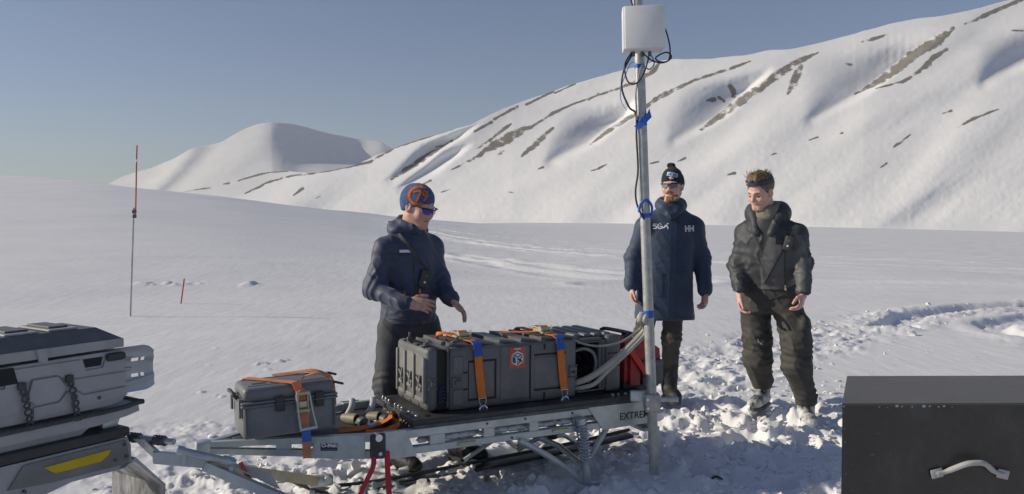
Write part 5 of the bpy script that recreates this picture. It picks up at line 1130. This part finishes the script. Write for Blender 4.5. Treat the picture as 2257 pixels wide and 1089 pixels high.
# ------------------------------------------------------------------ person at the left, in navy shell jacket and blue-orange hat
def bounds(*pts, m=.2): p = np.array(pts, float); return p.min(0) - m, p.max(0) + m
K = dict(fwd=(.74, -.67, 0), look=nrm((.78, -.56, -.34)), roll=.04, head=(-.562, 4.94, 1.515), neck=(-.625, 4.985, 1.385), pelvis=(-.64, 5.0, .80),
         rs=(-.755, 4.87, 1.262), ls=(-.505, 5.10, 1.262), re=(-.815, 4.80, 1.03), le=(-.45, 5.06, 1.06), rw=(-.625, 4.66, .965), lw=(-.380, 4.95, .965),
         rh=(-.72, 4.94, .78), lh=(-.56, 5.06, .78), rk=(-.745, 4.87, .44), lk=(-.45, 4.97, .46), rf=(-.70, 4.93, -.06), lf=(-.32, 5.06, -.04), skin='skin',
         rhand=((-.60, 4.645, .962), (.98, -.10, -.06), (.12, .85, -.5), (.35, .55, .65, .7), .05, .3), lhand=((-.366, 4.935, .950), (.72, -.25, -.62), (-.50, -.35, -.75), (.35, .42, .5, .45), .16, .1))
P1 = person('person in a blue and orange knit hat and navy jacket gesturing over the case', K); a = lambda k: np.asarray(K[k], float)
nk, pv = a('neck'), a('pelvis')
def jk(v):
    v.loft([(*pv[:2], .795, .176, .148), (*(pv + V3(.0, 0, 0))[:2], .90, .168, .142), (*((pv + nk) / 2)[:2], 1.08, .168, .138), (*nk[:2], 1.22, .165, .130), (nk[0], nk[1], 1.30, .135, .105), (nk[0], nk[1], 1.37, .075, .075)], P1['rt'], P1['f'], .05)
    for s_, e, w in (('rs', 're', 'rw'), ('ls', 'le', 'lw')): v.chain([a(s_), a(e), a(w)], [.068, .058, .046], .045); v.cap(nk - V3(0, 0, .03), a(s_), .056, .062, .05)
    for w, hnd in (('rw', 'rhand'), ('lw', 'lhand')): d = nrm(K[hnd][1]); v.cap(a(w) - d * .01, a(w) + d * .022, .046, .044, .01)
    v.cut((0, 0, .812), (0, 0, -1))
el1 = [(a('re'), a('rw') - a('re'), .12, .007), (a('le'), a('lw') - a('le'), .12, .007), (a('rs') + V3(.03, 0, -.12), (0, 0, 1), .12, .005), (pv + V3(0, 0, .08), (0, 0, 1), .22, .006)]
J1, JB1 = garment('jacket', P1, .0085, *bounds(a('re'), a('rw'), a('lw'), nk, pv, (-.6, 4.6, .8), m=.24), jk, 'navy_shell', wrinkles(el1, .008, .012))
def hd1(v):
    b = nk - P1['f'] * .065
    for k in range(9):
        an = math.pi * (k / 8); q = nk + P1['rt'] * math.cos(an) * .092 - P1['f'] * (math.sin(an) * .088) + V3(0, 0, -.012 + .030 * math.sin(an)); v.ell(q, (.045, .045, .036), None, .03)
    for k in range(13):
        an = 2 * math.pi * k / 13; q = nk + P1['rt'] * math.cos(an) * .070 + P1['f'] * (math.sin(an) * .072 + .012) + V3(0, 0, .012 + .02 * math.sin(-an)); v.ell(q, (.030, .030, .045), None, .02)
garment('hood', P1, .007, *bounds(nk, m=.24), hd1, 'navy_shell', wrinkles([], .014, .014, (14, 14, 14)))
def tr1(v):
    v.loft([(*pv[:2], .66, .140, .112), (*pv[:2], .80, .140, .112), (*pv[:2], .86, .135, .11)], P1['rt'], P1['f'], .05)
    v.chain([a('rh'), a('rk'), a('rf') + V3(0, 0, .12)], [.098, .082, .072], .05); v.chain([a('lh'), a('lk'), a('lf') + V3(0, 0, .12)], [.108, .086, .074], .05)
garment('trousers', P1, .009, *bounds(pv, a('rk'), a('lk'), a('rf'), a('lf'), m=.22), tr1, 'trouser_black', wrinkles([(a('rk'), (0, 0, 1), .13, .007), (a('lk'), (0, 0, 1), .13, .007), (a('rf') + V3(0, 0, .16), (0, 0, 1), .12, .008)], .008, .010))
boot('boot', P1['body'], P1['base'], a('rf') + V3(0, 0, .05), (.7, -.7), -.07); boot('boot', P1['body'], P1['base'], a('lf') + V3(0, 0, .05), (.75, -.6), -.05)
H = P1['H']; A1_ = P1['A']
def hat1(v):
    v.ell(H(0, -.018, .044), (.087, .103, .097), A1_, .02); v.ell(H(0, -.050, .010), (.086, .078, .090), A1_, .03); v.ell(H(0, -.085, .050), (.060, .042, .060), A1_, .04)
    v.cut(H(0, .09, .034), -A1_[2] * 1.0 + A1_[1] * .50)
HT1, HB1 = garment('knit_hat', P1, .006, *bounds(P1['hc'], m=.19), hat1, 'hat_blue', lambda P: .0022 * noise3(P * 45))
cdir = nrm(-(A1_[0] * .72 + A1_[1] * .50 + A1_[2] * .25)); ho = H(.06, .03, .075); hex_ = nrm(np.cross((0, 0, 1), -cdir)); hey = nrm(np.cross(-cdir, hex_))
cc = .0035
seven = [[(-.030, .026), (.002, .032), (.010, .026), (-.002, -.004), (-.016, -.030)]]; nine = [arc(.036, .016, .013, .014, 0, 360, 14), [(.049, .016), (.046, -.004), (.030, -.026)]]
decal('number_pattern', HB1, strokes(seven + nine, .0105, cc), ho, hex_, hey, cdir, 'hat_orange', HT1, P1['base'], .003, cc)
decal('ring_pattern', HB1, strokes([arc(.002, .004, .064, .056, 62, 285, 36)], .017, cc), ho, hex_, hey, cdir, 'hat_orange', HT1, P1['base'], .003, cc)
glasses(P1['body'], P1['hc'], A1_, P1['base'], 'lens_blue')
# chest print
cd = nrm((-.15, 1, 0)); ex = nrm((1, .15, 0))
decal('chest_print', JB1, rect(-.035, -.007, .035, .007), (-.625, 4.8, 1.252), ex, (0, 0, 1), cd, 'label_white', J1, P1['base'])
decal('chest_print', JB1, strokes([[(-.012, 0), (0, .012), (.012, 0)], [(-.02, -.016), (.02, -.016)]], .004, .003), (-.475, 4.8, 1.235), ex, (0, 0, 1), cd, 'jacket_grey', J1, P1['base'], .0022, .003)
link_mesh('zip', (z_ := MB().tube(drape(JB1, [(-.53 + .018 * t, 4.7, 1.36 - .50 * t) for t in np.linspace(0, 1, 14)], nrm((-.4, 1, 0)), .001), .004, 6)).v, z_.f, 'black_plastic', J1, 40, P1['base'])
def seam(bvh, pts, cast, parent, base, r=.0035, m='trouser_black', name='seam'): q = MB().tube(drape(bvh, pts, cast, .0008), r, 5); return link_mesh(name, q.v, q.f, m, parent, 60, base)
seam(JB1, [V3(-.70 + .30 * t, 4.5, 1.245 - .012 * math.sin(t * 3.1)) for t in np.linspace(0, .45, 10)], nrm((-.15, 1, 0)), J1, P1['base'])
seam(JB1, [V3(-.79 + .34 * t, 4.5, .842 + .006 * math.sin(t * 6)) for t in np.linspace(.2, .86, 18)], nrm((-.05, 1, 0)), J1, P1['base'])
seam(JB1, [V3(-.585 + .01 * t, 4.5, 1.12 - .16 * t) for t in np.linspace(0, 1, 8)], nrm((-.2, 1, 0)), J1, P1['base'], .004, 'black_plastic', 'pocket_zip')
# device on a sling
sl1 = drape(JB1, [V3(-.66, 4.7, 1.375) + t * V3(.190, 0, -.245) for t in np.linspace(0.05, 1, 14)], nrm((-.2, 1, 0)), .006)
def device(lab, top, f_, sling, side, sc=1.0, orange=True):
    t = Thing('handheld_radio', lab, 'radio', np.asarray(top) + V3(0, 0, -.12)); f_ = nrm(f_); r_ = nrm(np.cross(f_, (0, 0, 1))); tl = nrm(V3(0, 0, 1) - r_ * .28); r2 = nrm(np.cross(f_, tl)); c = np.asarray(top) - tl * .055 * sc + f_ * .016
    bd = t.part('body', MB().rbox(c, (.062 * sc, .028, .105 * sc), .008, 2, [r2, f_, tl]), 'black_plastic')
    for k, m in ((.018, 'grey_plastic'), (-.020, 'label_white')): t.part('button', MB().cyl(c + f_ * .013 + tl * k, c + f_ * .0165 + tl * k, .007, n=12), m, bd)
    t.part('sling', MB().ribbon(sling, side, .022, .003), 'trouser_black')
    if orange: t.part('cord_tag', MB().rbox(c - tl * .075 * sc + r2 * .012, (.014, .012, .03), .004), 'strap_orange').parent = t.root
    return t
device('small black radio on a sling across the navy jacket of the gesturing person', sl1[-1] + V3(.0, -.012, .01), (.35, -.94, 0), sl1, (.6, 0, .6), 1.05)

# ------------------------------------------------------------------ person in the middle, long navy coat, behind the mast
K = dict(fwd=(-.10, -.995, 0), look=nrm((-.42, -.90, -.04)), roll=-.02, head=(1.262, 6.45, 1.70), neck=(1.262, 6.50, 1.555), pelvis=(1.225, 6.5, .98),
         rs=(1.068, 6.49, 1.375), ls=(1.440, 6.49, 1.375), re=(.972, 6.52, 1.13), le=(1.518, 6.52, 1.13), rw=(.945, 6.44, .925), lw=(1.525, 6.44, .885),
         rh=(1.12, 6.5, .93), lh=(1.31, 6.5, .93), rk=(1.045, 6.48, .50), lk=(1.27, 6.47, .50), rf=(1.035, 6.55, .02), lf=(1.265, 6.52, .02), skin='skin_cold',
         rhand=((.947, 6.435, .905), (.05, -.12, -1), (.85, -.35, 0), (.55, .7, .8, .85), .03, .4), lhand=((1.523, 6.435, .868), (-.04, -.12, -1), (-.85, -.35, 0), (.6, .75, .85, .9), .03, .5))
P2 = person('person in a long navy coat and dark bobble hat standing behind the mast', K); nk, pv = a('neck'), a('pelvis')
def ct(v):
    v.loft([(1.215, 6.5, .62, .240, .175), (1.215, 6.5, .80, .225, .170), (1.225, 6.5, 1.02, .212, .160), (1.245, 6.5, 1.25, .205, .150), (1.255, 6.5, 1.36, .195, .138), (1.26, 6.5, 1.45, .13, .11), (1.26, 6.5, 1.53, .085, .09)], P2['rt'], P2['f'], .05)
    for s_, e, w in (('rs', 're', 'rw'), ('ls', 'le', 'lw')): v.chain([a(s_), a(e), a(w)], [.078, .066, .055], .04); v.cap(nk - V3(0, 0, .03), a(s_), .060, .074, .06)
    v.cut((0, 0, .645), (0, 0, -1))
C2, CB2 = garment('coat', P2, .0085, *bounds(a('rs'), a('ls'), a('rw'), a('lw'), nk, (1.2, 6.5, .64), m=.24), ct, 'navy_coat', wrinkles([(a('re'), (0, 0, 1), .12, .007), (a('le'), (0, 0, 1), .12, .007), (pv + V3(0, 0, .12), (0, 0, 1), .16, .004)], .0035, .010, (6, 6, 2)))
for w, d in (('rw', (-.03, -.35, -1)), ('lw', (-.03, -.35, -1))):
    garment('cuff', P2, .007, *bounds(a(w), m=.13), lambda v: v.cap(a(w) - nrm(d) * .03, a(w) + nrm(d) * .004, .061, .060, .01), 'navy_coat')
def col2_(v):
    for k in range(16):
        an = 2 * math.pi * k / 16; q = nk + P2['rt'] * math.cos(an) * .088 + P2['f'] * (math.sin(an) * .082 + .005) + V3(0, 0, -.005 - .025 * math.sin(an)); v.ell(q, (.038, .038, .048), None, .03)
    for s_ in (-1, 1):
        v.cap(nk + P2['rt'] * s_ * .06 + P2['f'] * .085 + V3(0, 0, -.03), nk + P2['rt'] * s_ * .015 + P2['f'] * .115 + V3(0, 0, -.085), .036, .03, .03)
garment('hood', P2, .007, *bounds(nk, m=.24), col2_, 'navy_coat', wrinkles([], .012, .012, (14, 14, 14)))
for x, zt in ((1.262, 1.43),):
    zp = drape(CB2, [(x - .03 * t, 6.0, 1.43 - .76 * t) for t in np.linspace(0, 1, 20)], (0, 1, 0), .003); m = MB().ribbon(zp, (1, 0, 0), .052, .005); link_mesh('front_flap', m.v, m.f, 'navy_coat', C2, 40, P2['base'])
for x0, x1, z in ((1.05, 1.17, .98), (1.27, 1.39, .98)):
    decal('pocket_flap', CB2, rect(0, 0, .12, .05, .01), (x0, 6.2, z), (1, 0, 0), (0, 0, 1), (0, 1, 0), 'navy_coat', C2, P2['base'], .005, .01); decal('pocket', CB2, rect(0, 0, .12, .14, .01), (x0, 6.2, z - .14), (1, 0, 0), (0, 0, 1), (0, 1, 0), 'navy_coat', C2, P2['base'], .0032, .01)
seam(CB2, [V3(1.05 + .42 * t, 6.0, 1.415 - .02 * math.sin(t * 3.1)) for t in np.linspace(.05, .95, 24)], (0, 1, 0), C2, P2['base'])
seam(CB2, [V3(1.00 + .45 * t, 6.0, .668) for t in np.linspace(0, 1, 26)], (0, 1, 0), C2, P2['base'])
S = .038; c_ = .003
decal('chest_letters', CB2, strokes(shift(G5, 0, 0, S) + shift(GG, .034, 0, S), .0085, c_), (1.105, 6.2, 1.365), (1, 0, 0), (0, 0, 1), (0, 1, 0), 'label_white', C2, P2['base'], .003, c_)
decal('chest_mark', CB2, strokes([[(.0, .004), (.018, .022), (.036, .036)], [(.018, .022), (.03, .014), (.034, 0)]], .011, c_), (1.182, 6.2, 1.368), (1, 0, 0), (0, 0, 1), (0, 1, 0), 'label_white', C2, P2['base'], .003, c_)
decal('chest_letters', CB2, strokes(shift(GH, .03, 0, S * 1.1) + shift(GH, .068, 0, S * 1.1), .0095, c_), (1.325, 6.2, 1.345), (1, 0, 0), (0, 0, 1), (0, 1, 0), 'label_white', C2, P2['base'], .003, c_)
decal('chest_mark', CB2, strokes([[(.0, .02), (.018, .02)]], .007, c_), (1.335, 6.2, 1.345), (1, 0, 0), (0, 0, 1), (0, 1, 0), 'patch_red', C2, P2['base'], .003, c_)
def tr2(v):
    for h_, k_, f_ in (('rh', 'rk', 'rf'), ('lh', 'lk', 'lf')): v.chain([a(h_), a(k_), a(f_) + V3(0, 0, .20)], [.090, .074, .064], .04)
garment('trousers', P2, .009, *bounds(a('rh'), a('lh'), a('rf'), a('lf'), m=.2), tr2, 'trouser_brown', wrinkles([(a('rk') - V3(0, 0, .02), (0, 0, 1), .14, .007), (a('lk') - V3(0, 0, .02), (0, 0, 1), .14, .007)], .007, .009))
boot('boot', P2['body'], P2['base'], a('rf') + V3(0, 0, .06), (-.2, -1), .0, .066, .20); boot('boot', P2['body'], P2['base'], a('lf') + V3(0, 0, .06), (.12, -1), .0, .066, .20)
H = P2['H']; A2_ = P2['A']
def hat2(v):
    v.ell(H(0, -.014, .050), (.086, .104, .098), A2_, .02); v.ell(H(0, -.045, .015), (.084, .075, .075), A2_, .03); v.cap(H(0, -.02, .12), H(0, -.035, .150), .030, .022, .02); v.cut(H(0, .09, .036), -A2_[2] + A2_[1] * .40)
HT2, HB2 = garment('knit_hat', P2, .006, *bounds(P2['hc'], m=.21), hat2, 'hat_navy', lambda P: .0022 * noise3(P * 45))
v = Vol(*bounds(H(.0, -.038, .170), m=.06), .005); v.ell(H(.012, -.036, .163), (.034, .032, .022), A2_, .02); vol_object('bobble', v, 'hat_navy', HT2, P2['base'], lambda P: .006 * noise3(P * 60))
cd2 = nrm(-(A2_[0] * -.25 + A2_[1] * .92 + A2_[2] * .22)); oo = H(-.012, .06, .085); e1 = nrm(np.cross((0, 0, 1), -cd2)); e1 = nrm(e1 + V3(0, 0, -.22)); e2 = nrm(np.cross(-cd2, e1)); c3 = .003
decal('hat_patch', HB2, rect(-.036, -.016, .048, .018, c3), oo, e1, e2, cd2, 'patch_blue', HT2, P2['base'], .0025, c3)
decal('hat_mark', HB2, strokes([[(-.026, -.008), (-.014, .004), (-.002, .012)], [(-.014, .004), (-.004, -.010)]], .007, .0025), oo, e1, e2, cd2, 'tape_blue', HT2, P2['base'], .0042, .0025)
decal('hat_letters', HB2, strokes(shift(G5, .008, -.009, .018) + shift(GG, .025, -.009, .018), .0038, .002), oo, e1, e2, cd2, 'label_navy', HT2, P2['base'], .0042, .002)
decal('flag_patch', HB2, rect(-.012, -.038, .022, -.018, c3), oo, e1, e2, cd2, 'patch_red', HT2, P2['base'], .0025, c3)
decal('flag_cross', HB2, strokes([[(-.012, -.028), (.022, -.028)], [(.0, -.018), (.0, -.038)]], .007, .0025), oo, e1, e2, cd2, 'label_white', HT2, P2['base'], .0040, .0025)
glasses(P2['body'], P2['hc'], A2_, P2['base'], 'lens_silver', s=.97)
def brd(v):
    v.ell(H(0, .020, -.068), (.064, .070, .055), A2_, .02); v.cap(H(-.012, .072, -.102), H(.012, .072, -.102), .024, None, .02); v.cut(H(0, .09, -.068), A2_[2] * 1.0 + A2_[1] * .35); v.ell(H(0, .095, -.062), (.022, .020, .008), A2_, .006, True)
garment('beard', P2, .005, *bounds(H(0, .03, -.07), m=.12), brd, 'beard', lambda P: .003 * noise3(P * 90))
m = MB().tube(spline([H(-.028, .090, -.056), H(-.012, .0965, -.046), H(0, .098, -.044), H(.012, .0965, -.046), H(.028, .090, -.056)], 3), .006, 6); link_mesh('moustache', m.v, m.f, 'beard', P2['body'], 180, P2['base'])

# ------------------------------------------------------------------ person at the right, bare-headed, grey puffy jacket, looking down
K = dict(fwd=(-.50, -.866, 0), look=nrm((-.74, -.58, -.38)), roll=.05, head=(1.785, 5.88, 1.635), neck=(1.86, 5.94, 1.475), pelvis=(1.895, 6.0, .92),
         rs=(1.735, 6.035, 1.335), ls=(2.035, 5.865, 1.335), re=(1.672, 6.04, 1.10), le=(2.082, 5.84, 1.115), rw=(1.652, 5.90, .905), lw=(2.045, 5.70, .935),
         rh=(1.80, 6.05, .88), lh=(1.99, 5.95, .88), rk=(1.825, 6.05, .48), lk=(2.045, 5.84, .47), rf=(1.90, 6.16, .06), lf=(2.125, 5.86, .0), skin='skin_cold',
         rhand=((1.652, 5.885, .888), (-.02, -.20, -1), (.75, -.6, 0), (.8, .95, 1.0, 1.0), .02, .5), lhand=((2.034, 5.685, .915), (-.30, -.35, -.88), (-.72, .40, .1), (.9, 1.0, 1.0, 1.05), .02, .5))
P3 = person('bare-headed person in a dark puffy jacket looking down, at the right', K); nk, pv = a('neck'), a('pelvis')
def jk3(v):
    v.loft([(*pv[:2], .90, .178, .145), (*pv[:2], .96, .185, .152), (*((pv + nk) / 2)[:2], 1.15, .188, .158), (*(nk * .8 + pv * .2)[:2], 1.29, .182, .150), (nk[0], nk[1], 1.38, .155, .125), (nk[0], nk[1], 1.455, .10, .10)], P3['rt'], P3['f'], .05)
    for s_, e, w in (('rs', 're', 'rw'), ('ls', 'le', 'lw')): v.chain([a(s_), a(e), a(w)], [.074, .065, .053], .045); v.cap(nk - V3(0, 0, .04), a(s_), .064, .070, .05)
    v.cut((0, 0, .915), (0, 0, -1))
J3, JB3 = garment('jacket', P3, .0085, *bounds(a('rs'), a('ls'), a('rw'), a('lw'), nk, pv, m=.26), jk3, 'jacket_black', wrinkles([(a('re'), (0, 0, 1), .16, .008), (a('le'), (0, 0, 1), .16, .009), (pv + V3(0, 0, .05), (0, 0, 1), .22, .007)], .010, .016))
# grey chest panel, a little proud; sunlight on the chest lightens its colour
fd = nrm((.42, .9, 0)); rx = nrm((.9, -.42, 0))
pan = [(i, j) for i in range(-19, 20) for j in range(-24, 17) if abs(i) < 15.5 + (2 if j < 0 else -.35 * max(0, j - 4)) and not (j > 9 and abs(i + 1) < 6)]
PANEL = decal('chest_panel', JB3, pan, V3(1.845, 5.6, 1.165), rx, (0, 0, 1), fd, 'jacket_grey', J3, P3['base'], .0035, .0095)
def hood3(v):
    for k in range(13):
        an = math.pi * (-.05 + 1.10 * k / 12); q = nk + P3['rt'] * math.cos(an) * .108 - P3['f'] * (math.sin(an) * .105 - .015) + V3(0, 0, .0 + .030 * math.sin(an)); v.ell(q, (.044, .044, .060), None, .05)
    for s_, h_ in ((1, .045), (-1, .025)):
        for w_ in (0, 1): v.cap(nk + P3['rt'] * s_ * (.104 - .02 * w_) + P3['f'] * (.035 + .02 * w_) + V3(0, 0, h_ - .03 * w_), nk + P3['rt'] * s_ * (.062 - .02 * w_) + P3['f'] * .118 + V3(0, 0, -.12 - .02 * w_), .020, .022, .04)
garment('hood', P3, .007, *bounds(nk, m=.28), hood3, 'jacket_black', wrinkles([], .008, .010, (10, 10, 10)))
def buff(v):
    for k in range(16):
        an = 2 * math.pi * k / 16
        for z_, r_ in ((.005, .076), (.048, .072)): q = nk + P3['rt'] * math.cos(an) * r_ + P3['f'] * (math.sin(an) * r_ + .012) + V3(0, 0, z_ - .020 * math.sin(an)); v.ell(q, (.028, .028, .030), None, .02)
garment('neck_gaiter', P3, .006, *bounds(nk, m=.2), buff, 'buff_green', wrinkles([], .012, .010, (6, 6, 30)))
def tr3(v):
    v.loft([(*pv[:2], .76, .182, .145), (*pv[:2], .90, .185, .15), (*pv[:2], .95, .18, .145)], P3['rt'], P3['f'], .05)
    for h_, k_, f_ in (('rh', 'rk', 'rf'), ('lh', 'lk', 'lf')): v.chain([a(h_), a(k_) + V3(0, 0, .08), a(k_) - V3(0, 0, .08), a(f_) + V3(0, 0, .15)], [.116, .100, .100, .080], .04)
    for h_, s_ in (('rk', 1), ('lk', -1)): q = a(h_) + P3['rt'] * s_ * .055 + V3(0, 0, .20); v.ell(q, (.045, .07, .085), np.array([P3['rt'], P3['f'], (0, 0, 1)]), .03)
T3, TB3 = garment('trousers', P3, .009, *bounds(pv, a('rk'), a('lk'), a('rf'), a('lf'), m=.24), tr3, 'trouser_olive', wrinkles([(a('rk'), (0, 0, 1), .17, .010), (a('lk'), (0, 0, 1), .17, .011), (a('rf') + V3(0, 0, .2), (0, 0, 1), .13, .010), (a('lf') + V3(0, 0, .2), (0, 0, 1), .13, .010), (pv - V3(0, 0, .1), (0, 0, 1), .14, .007)], .009, .013))
decal('dust_mark', TB3, strokes([[(0, 0), (.008, -.02)], [(.02, -.028), (.03, -.034)]], .010, .004), (1.775, 5.8, .56), (1, 0, 0), (0, 0, 1), (.15, 1, 0), 'box_chip', T3, P3['base'], .002)
boot('boot', P3['body'], P3['base'], a('rf') + V3(0, 0, .05), (-.55, -.83), .03, .060, .12, 'boot_snowy'); boot('boot', P3['body'], P3['base'], a('lf') + V3(0, 0, .05), (-.10, -.98), -.04, .060, .12, 'boot_snowy')
H = P3['H']; A3_ = P3['A']
def hair(v):
    v.ell(H(0, -.026, .052), (.086, .103, .093), A3_, .02); v.ell(H(0, .015, .115), (.064, .075, .038), A3_, .03); v.cut(H(0, .086, .058), A3_[1] * .94 - A3_[2] * .62)
    for s_ in (-1, 1): v.cap(H(s_ * .076, .020, .040), H(s_ * .077, .020, .005), .012, .008, .012)
    v.cut(H(0, -.06, -.055), -A3_[2])
    for s_ in (-1, 1): v.ell(H(s_ * .088, -.010, -.010), (.020, .026, .036), A3_, .01, True)
HR, HRB = garment('hair', P3, .006, *bounds(P3['hc'], m=.2), hair, 'hair_brown', lambda P: .006 * noise3(P * np.array([50, 50, 20])) + .003 * noise3(P * 90))
rs_ = random.Random(5); loc_ = MB()
for k in range(260):
    th, ph = rs_.uniform(-2.9, 2.9), rs_.uniform(.10, 1.0); q = np.array([.080 * math.sin(th) * math.cos(ph), -.02 + .097 * math.cos(th) * math.cos(ph), .052 + .098 * math.sin(ph)])
    if q[1] > .055 and q[2] < .085: continue
    p0 = H(*q); n_ = nrm(p0 - H(0, -.02, .04)); L_ = rs_.uniform(.012, .034) * (2.0 if q[1] > .02 and q[2] > .10 else 1); sw = A3_[1] * -.6 + V3(rs_.gauss(-.35, .3), rs_.gauss(0, .3), rs_.gauss(.25, .25))
    loc_.tube([p0 - n_ * .004, p0 + n_ * L_ * .45 + sw * L_ * .25, p0 + n_ * L_ * .6 + sw * L_ * .8], [.0018, .0014, .0005], 4)
ho_ = link_mesh('hair_strands', loc_.v, loc_.f, 'hair_brown', HR, 180, P3['base']); ho_['kind'] = 'stuff'
hb_ = MB().ribbon([H(.092 * math.sin(t), -.022 + .110 * math.cos(t), .078 + .012 * math.cos(t)) for t in np.linspace(-1.9, 1.9, 30)], A3_[2], .030, .004); HBD = link_mesh('headband', hb_.v, hb_.f, 'headband', P3['body'], 40, P3['base'])
ti = MB().tube([H(.03, .088, .090), H(.036, .086, .102), H(.044, .082, .090)], .0025, 6); link_mesh('headband_mark', ti.v, ti.f, 'label_white', HBD, 40, P3['base'])
for s_ in (-1, 1):
    e_ = MB().tube(spline([H(s_ * .018, .083, -.002), H(s_ * .031, .088, -.005), H(s_ * .045, .078, -.002)], 3), .0035, 6); link_mesh('eyelid', e_.v, e_.f, 'eye_dark', P3['body'], 180, P3['base'])
    e_ = MB().tube(spline([H(s_ * .013, .094, .020), H(s_ * .030, .092, .026), H(s_ * .049, .076, .021)], 3), .0038, 6); link_mesh('eyebrow', e_.v, e_.f, 'hair_brown', P3['body'], 180, P3['base'])
def stb(v):
    v.ell(H(0, .0205, -.062), (.0625, .0705, .058), A3_, .02); v.cap(H(-.012, .071, -.1005), H(.012, .071, -.1005), .0212, None, .02); v.cut(H(0, .09, -.050), A3_[2] * 1.0 + A3_[1] * .30); v.ell(H(0, .095, -.063), (.024, .022, .010), A3_, .006, True)
garment('stubble', P3, .005, *bounds(H(0, .03, -.07), m=.12), stb, 'stubble', lambda P: .0010 * noise3(P * 120))
zp = drape(JB3, [V3(1.80 - .0 * t, 5.5, 1.36 - .43 * t) for t in np.linspace(0, 1, 14)], fd, .004); m = MB().ribbon(zp, rx, .016, .004); link_mesh('zip', m.v, m.f, 'black_plastic', J3, 40, P3['base'])
m = MB().rbox(np.asarray(zp[-1]) + V3(0, -.006, .02), (.016, .006, .04), .003); link_mesh('zip_pull', m.v, m.f, 'chrome', J3, 40, P3['base'])
m = MB().ribbon(drape(TB3, [V3(1.70, 5.6, .86), V3(1.76, 5.6, .875), V3(1.83, 5.6, .90)], fd, .006), (0, 0, 1), .014, .004); link_mesh('pocket_zip', m.v, m.f, 'black_plastic', T3, 40, P3['base'])
s3 = drape(JB3, [V3(1.855, 5.5, 1.335) + t * V3(-.205, 0, -.36) for t in np.linspace(0, 1, 16)], fd, .007)
device('small black radio on a sling on the chest of the person at the right', s3[1] + V3(.0, -.010, .012), -fd, s3, (.7, 0, .5), 1.0, False)

# ------------------------------------------------------------------ thin polar haze
hm = bpy.data.materials.new('haze'); hm.use_nodes = True; hn = hm.node_tree.nodes; hn.clear()
pvol = hn.new('ShaderNodeVolumePrincipled'); pvol.inputs['Color'].default_value = (.93, .95, 1, 1); pvol.inputs['Density'].default_value = .00007; pvol.inputs['Anisotropy'].default_value = .1
ho2 = hn.new('ShaderNodeOutputMaterial'); hm.node_tree.links.new(pvol.outputs[0], ho2.inputs['Volume']); MATS['haze'] = hm
hz = link_mesh('haze', (hb3 := MB().span((-5200, -1200, -160), (5200, 9200, 800))).v, hb3.f, 'haze', None, None); tag(hz, 'thin bright haze filling the valley air', 'haze', kind='stuff')
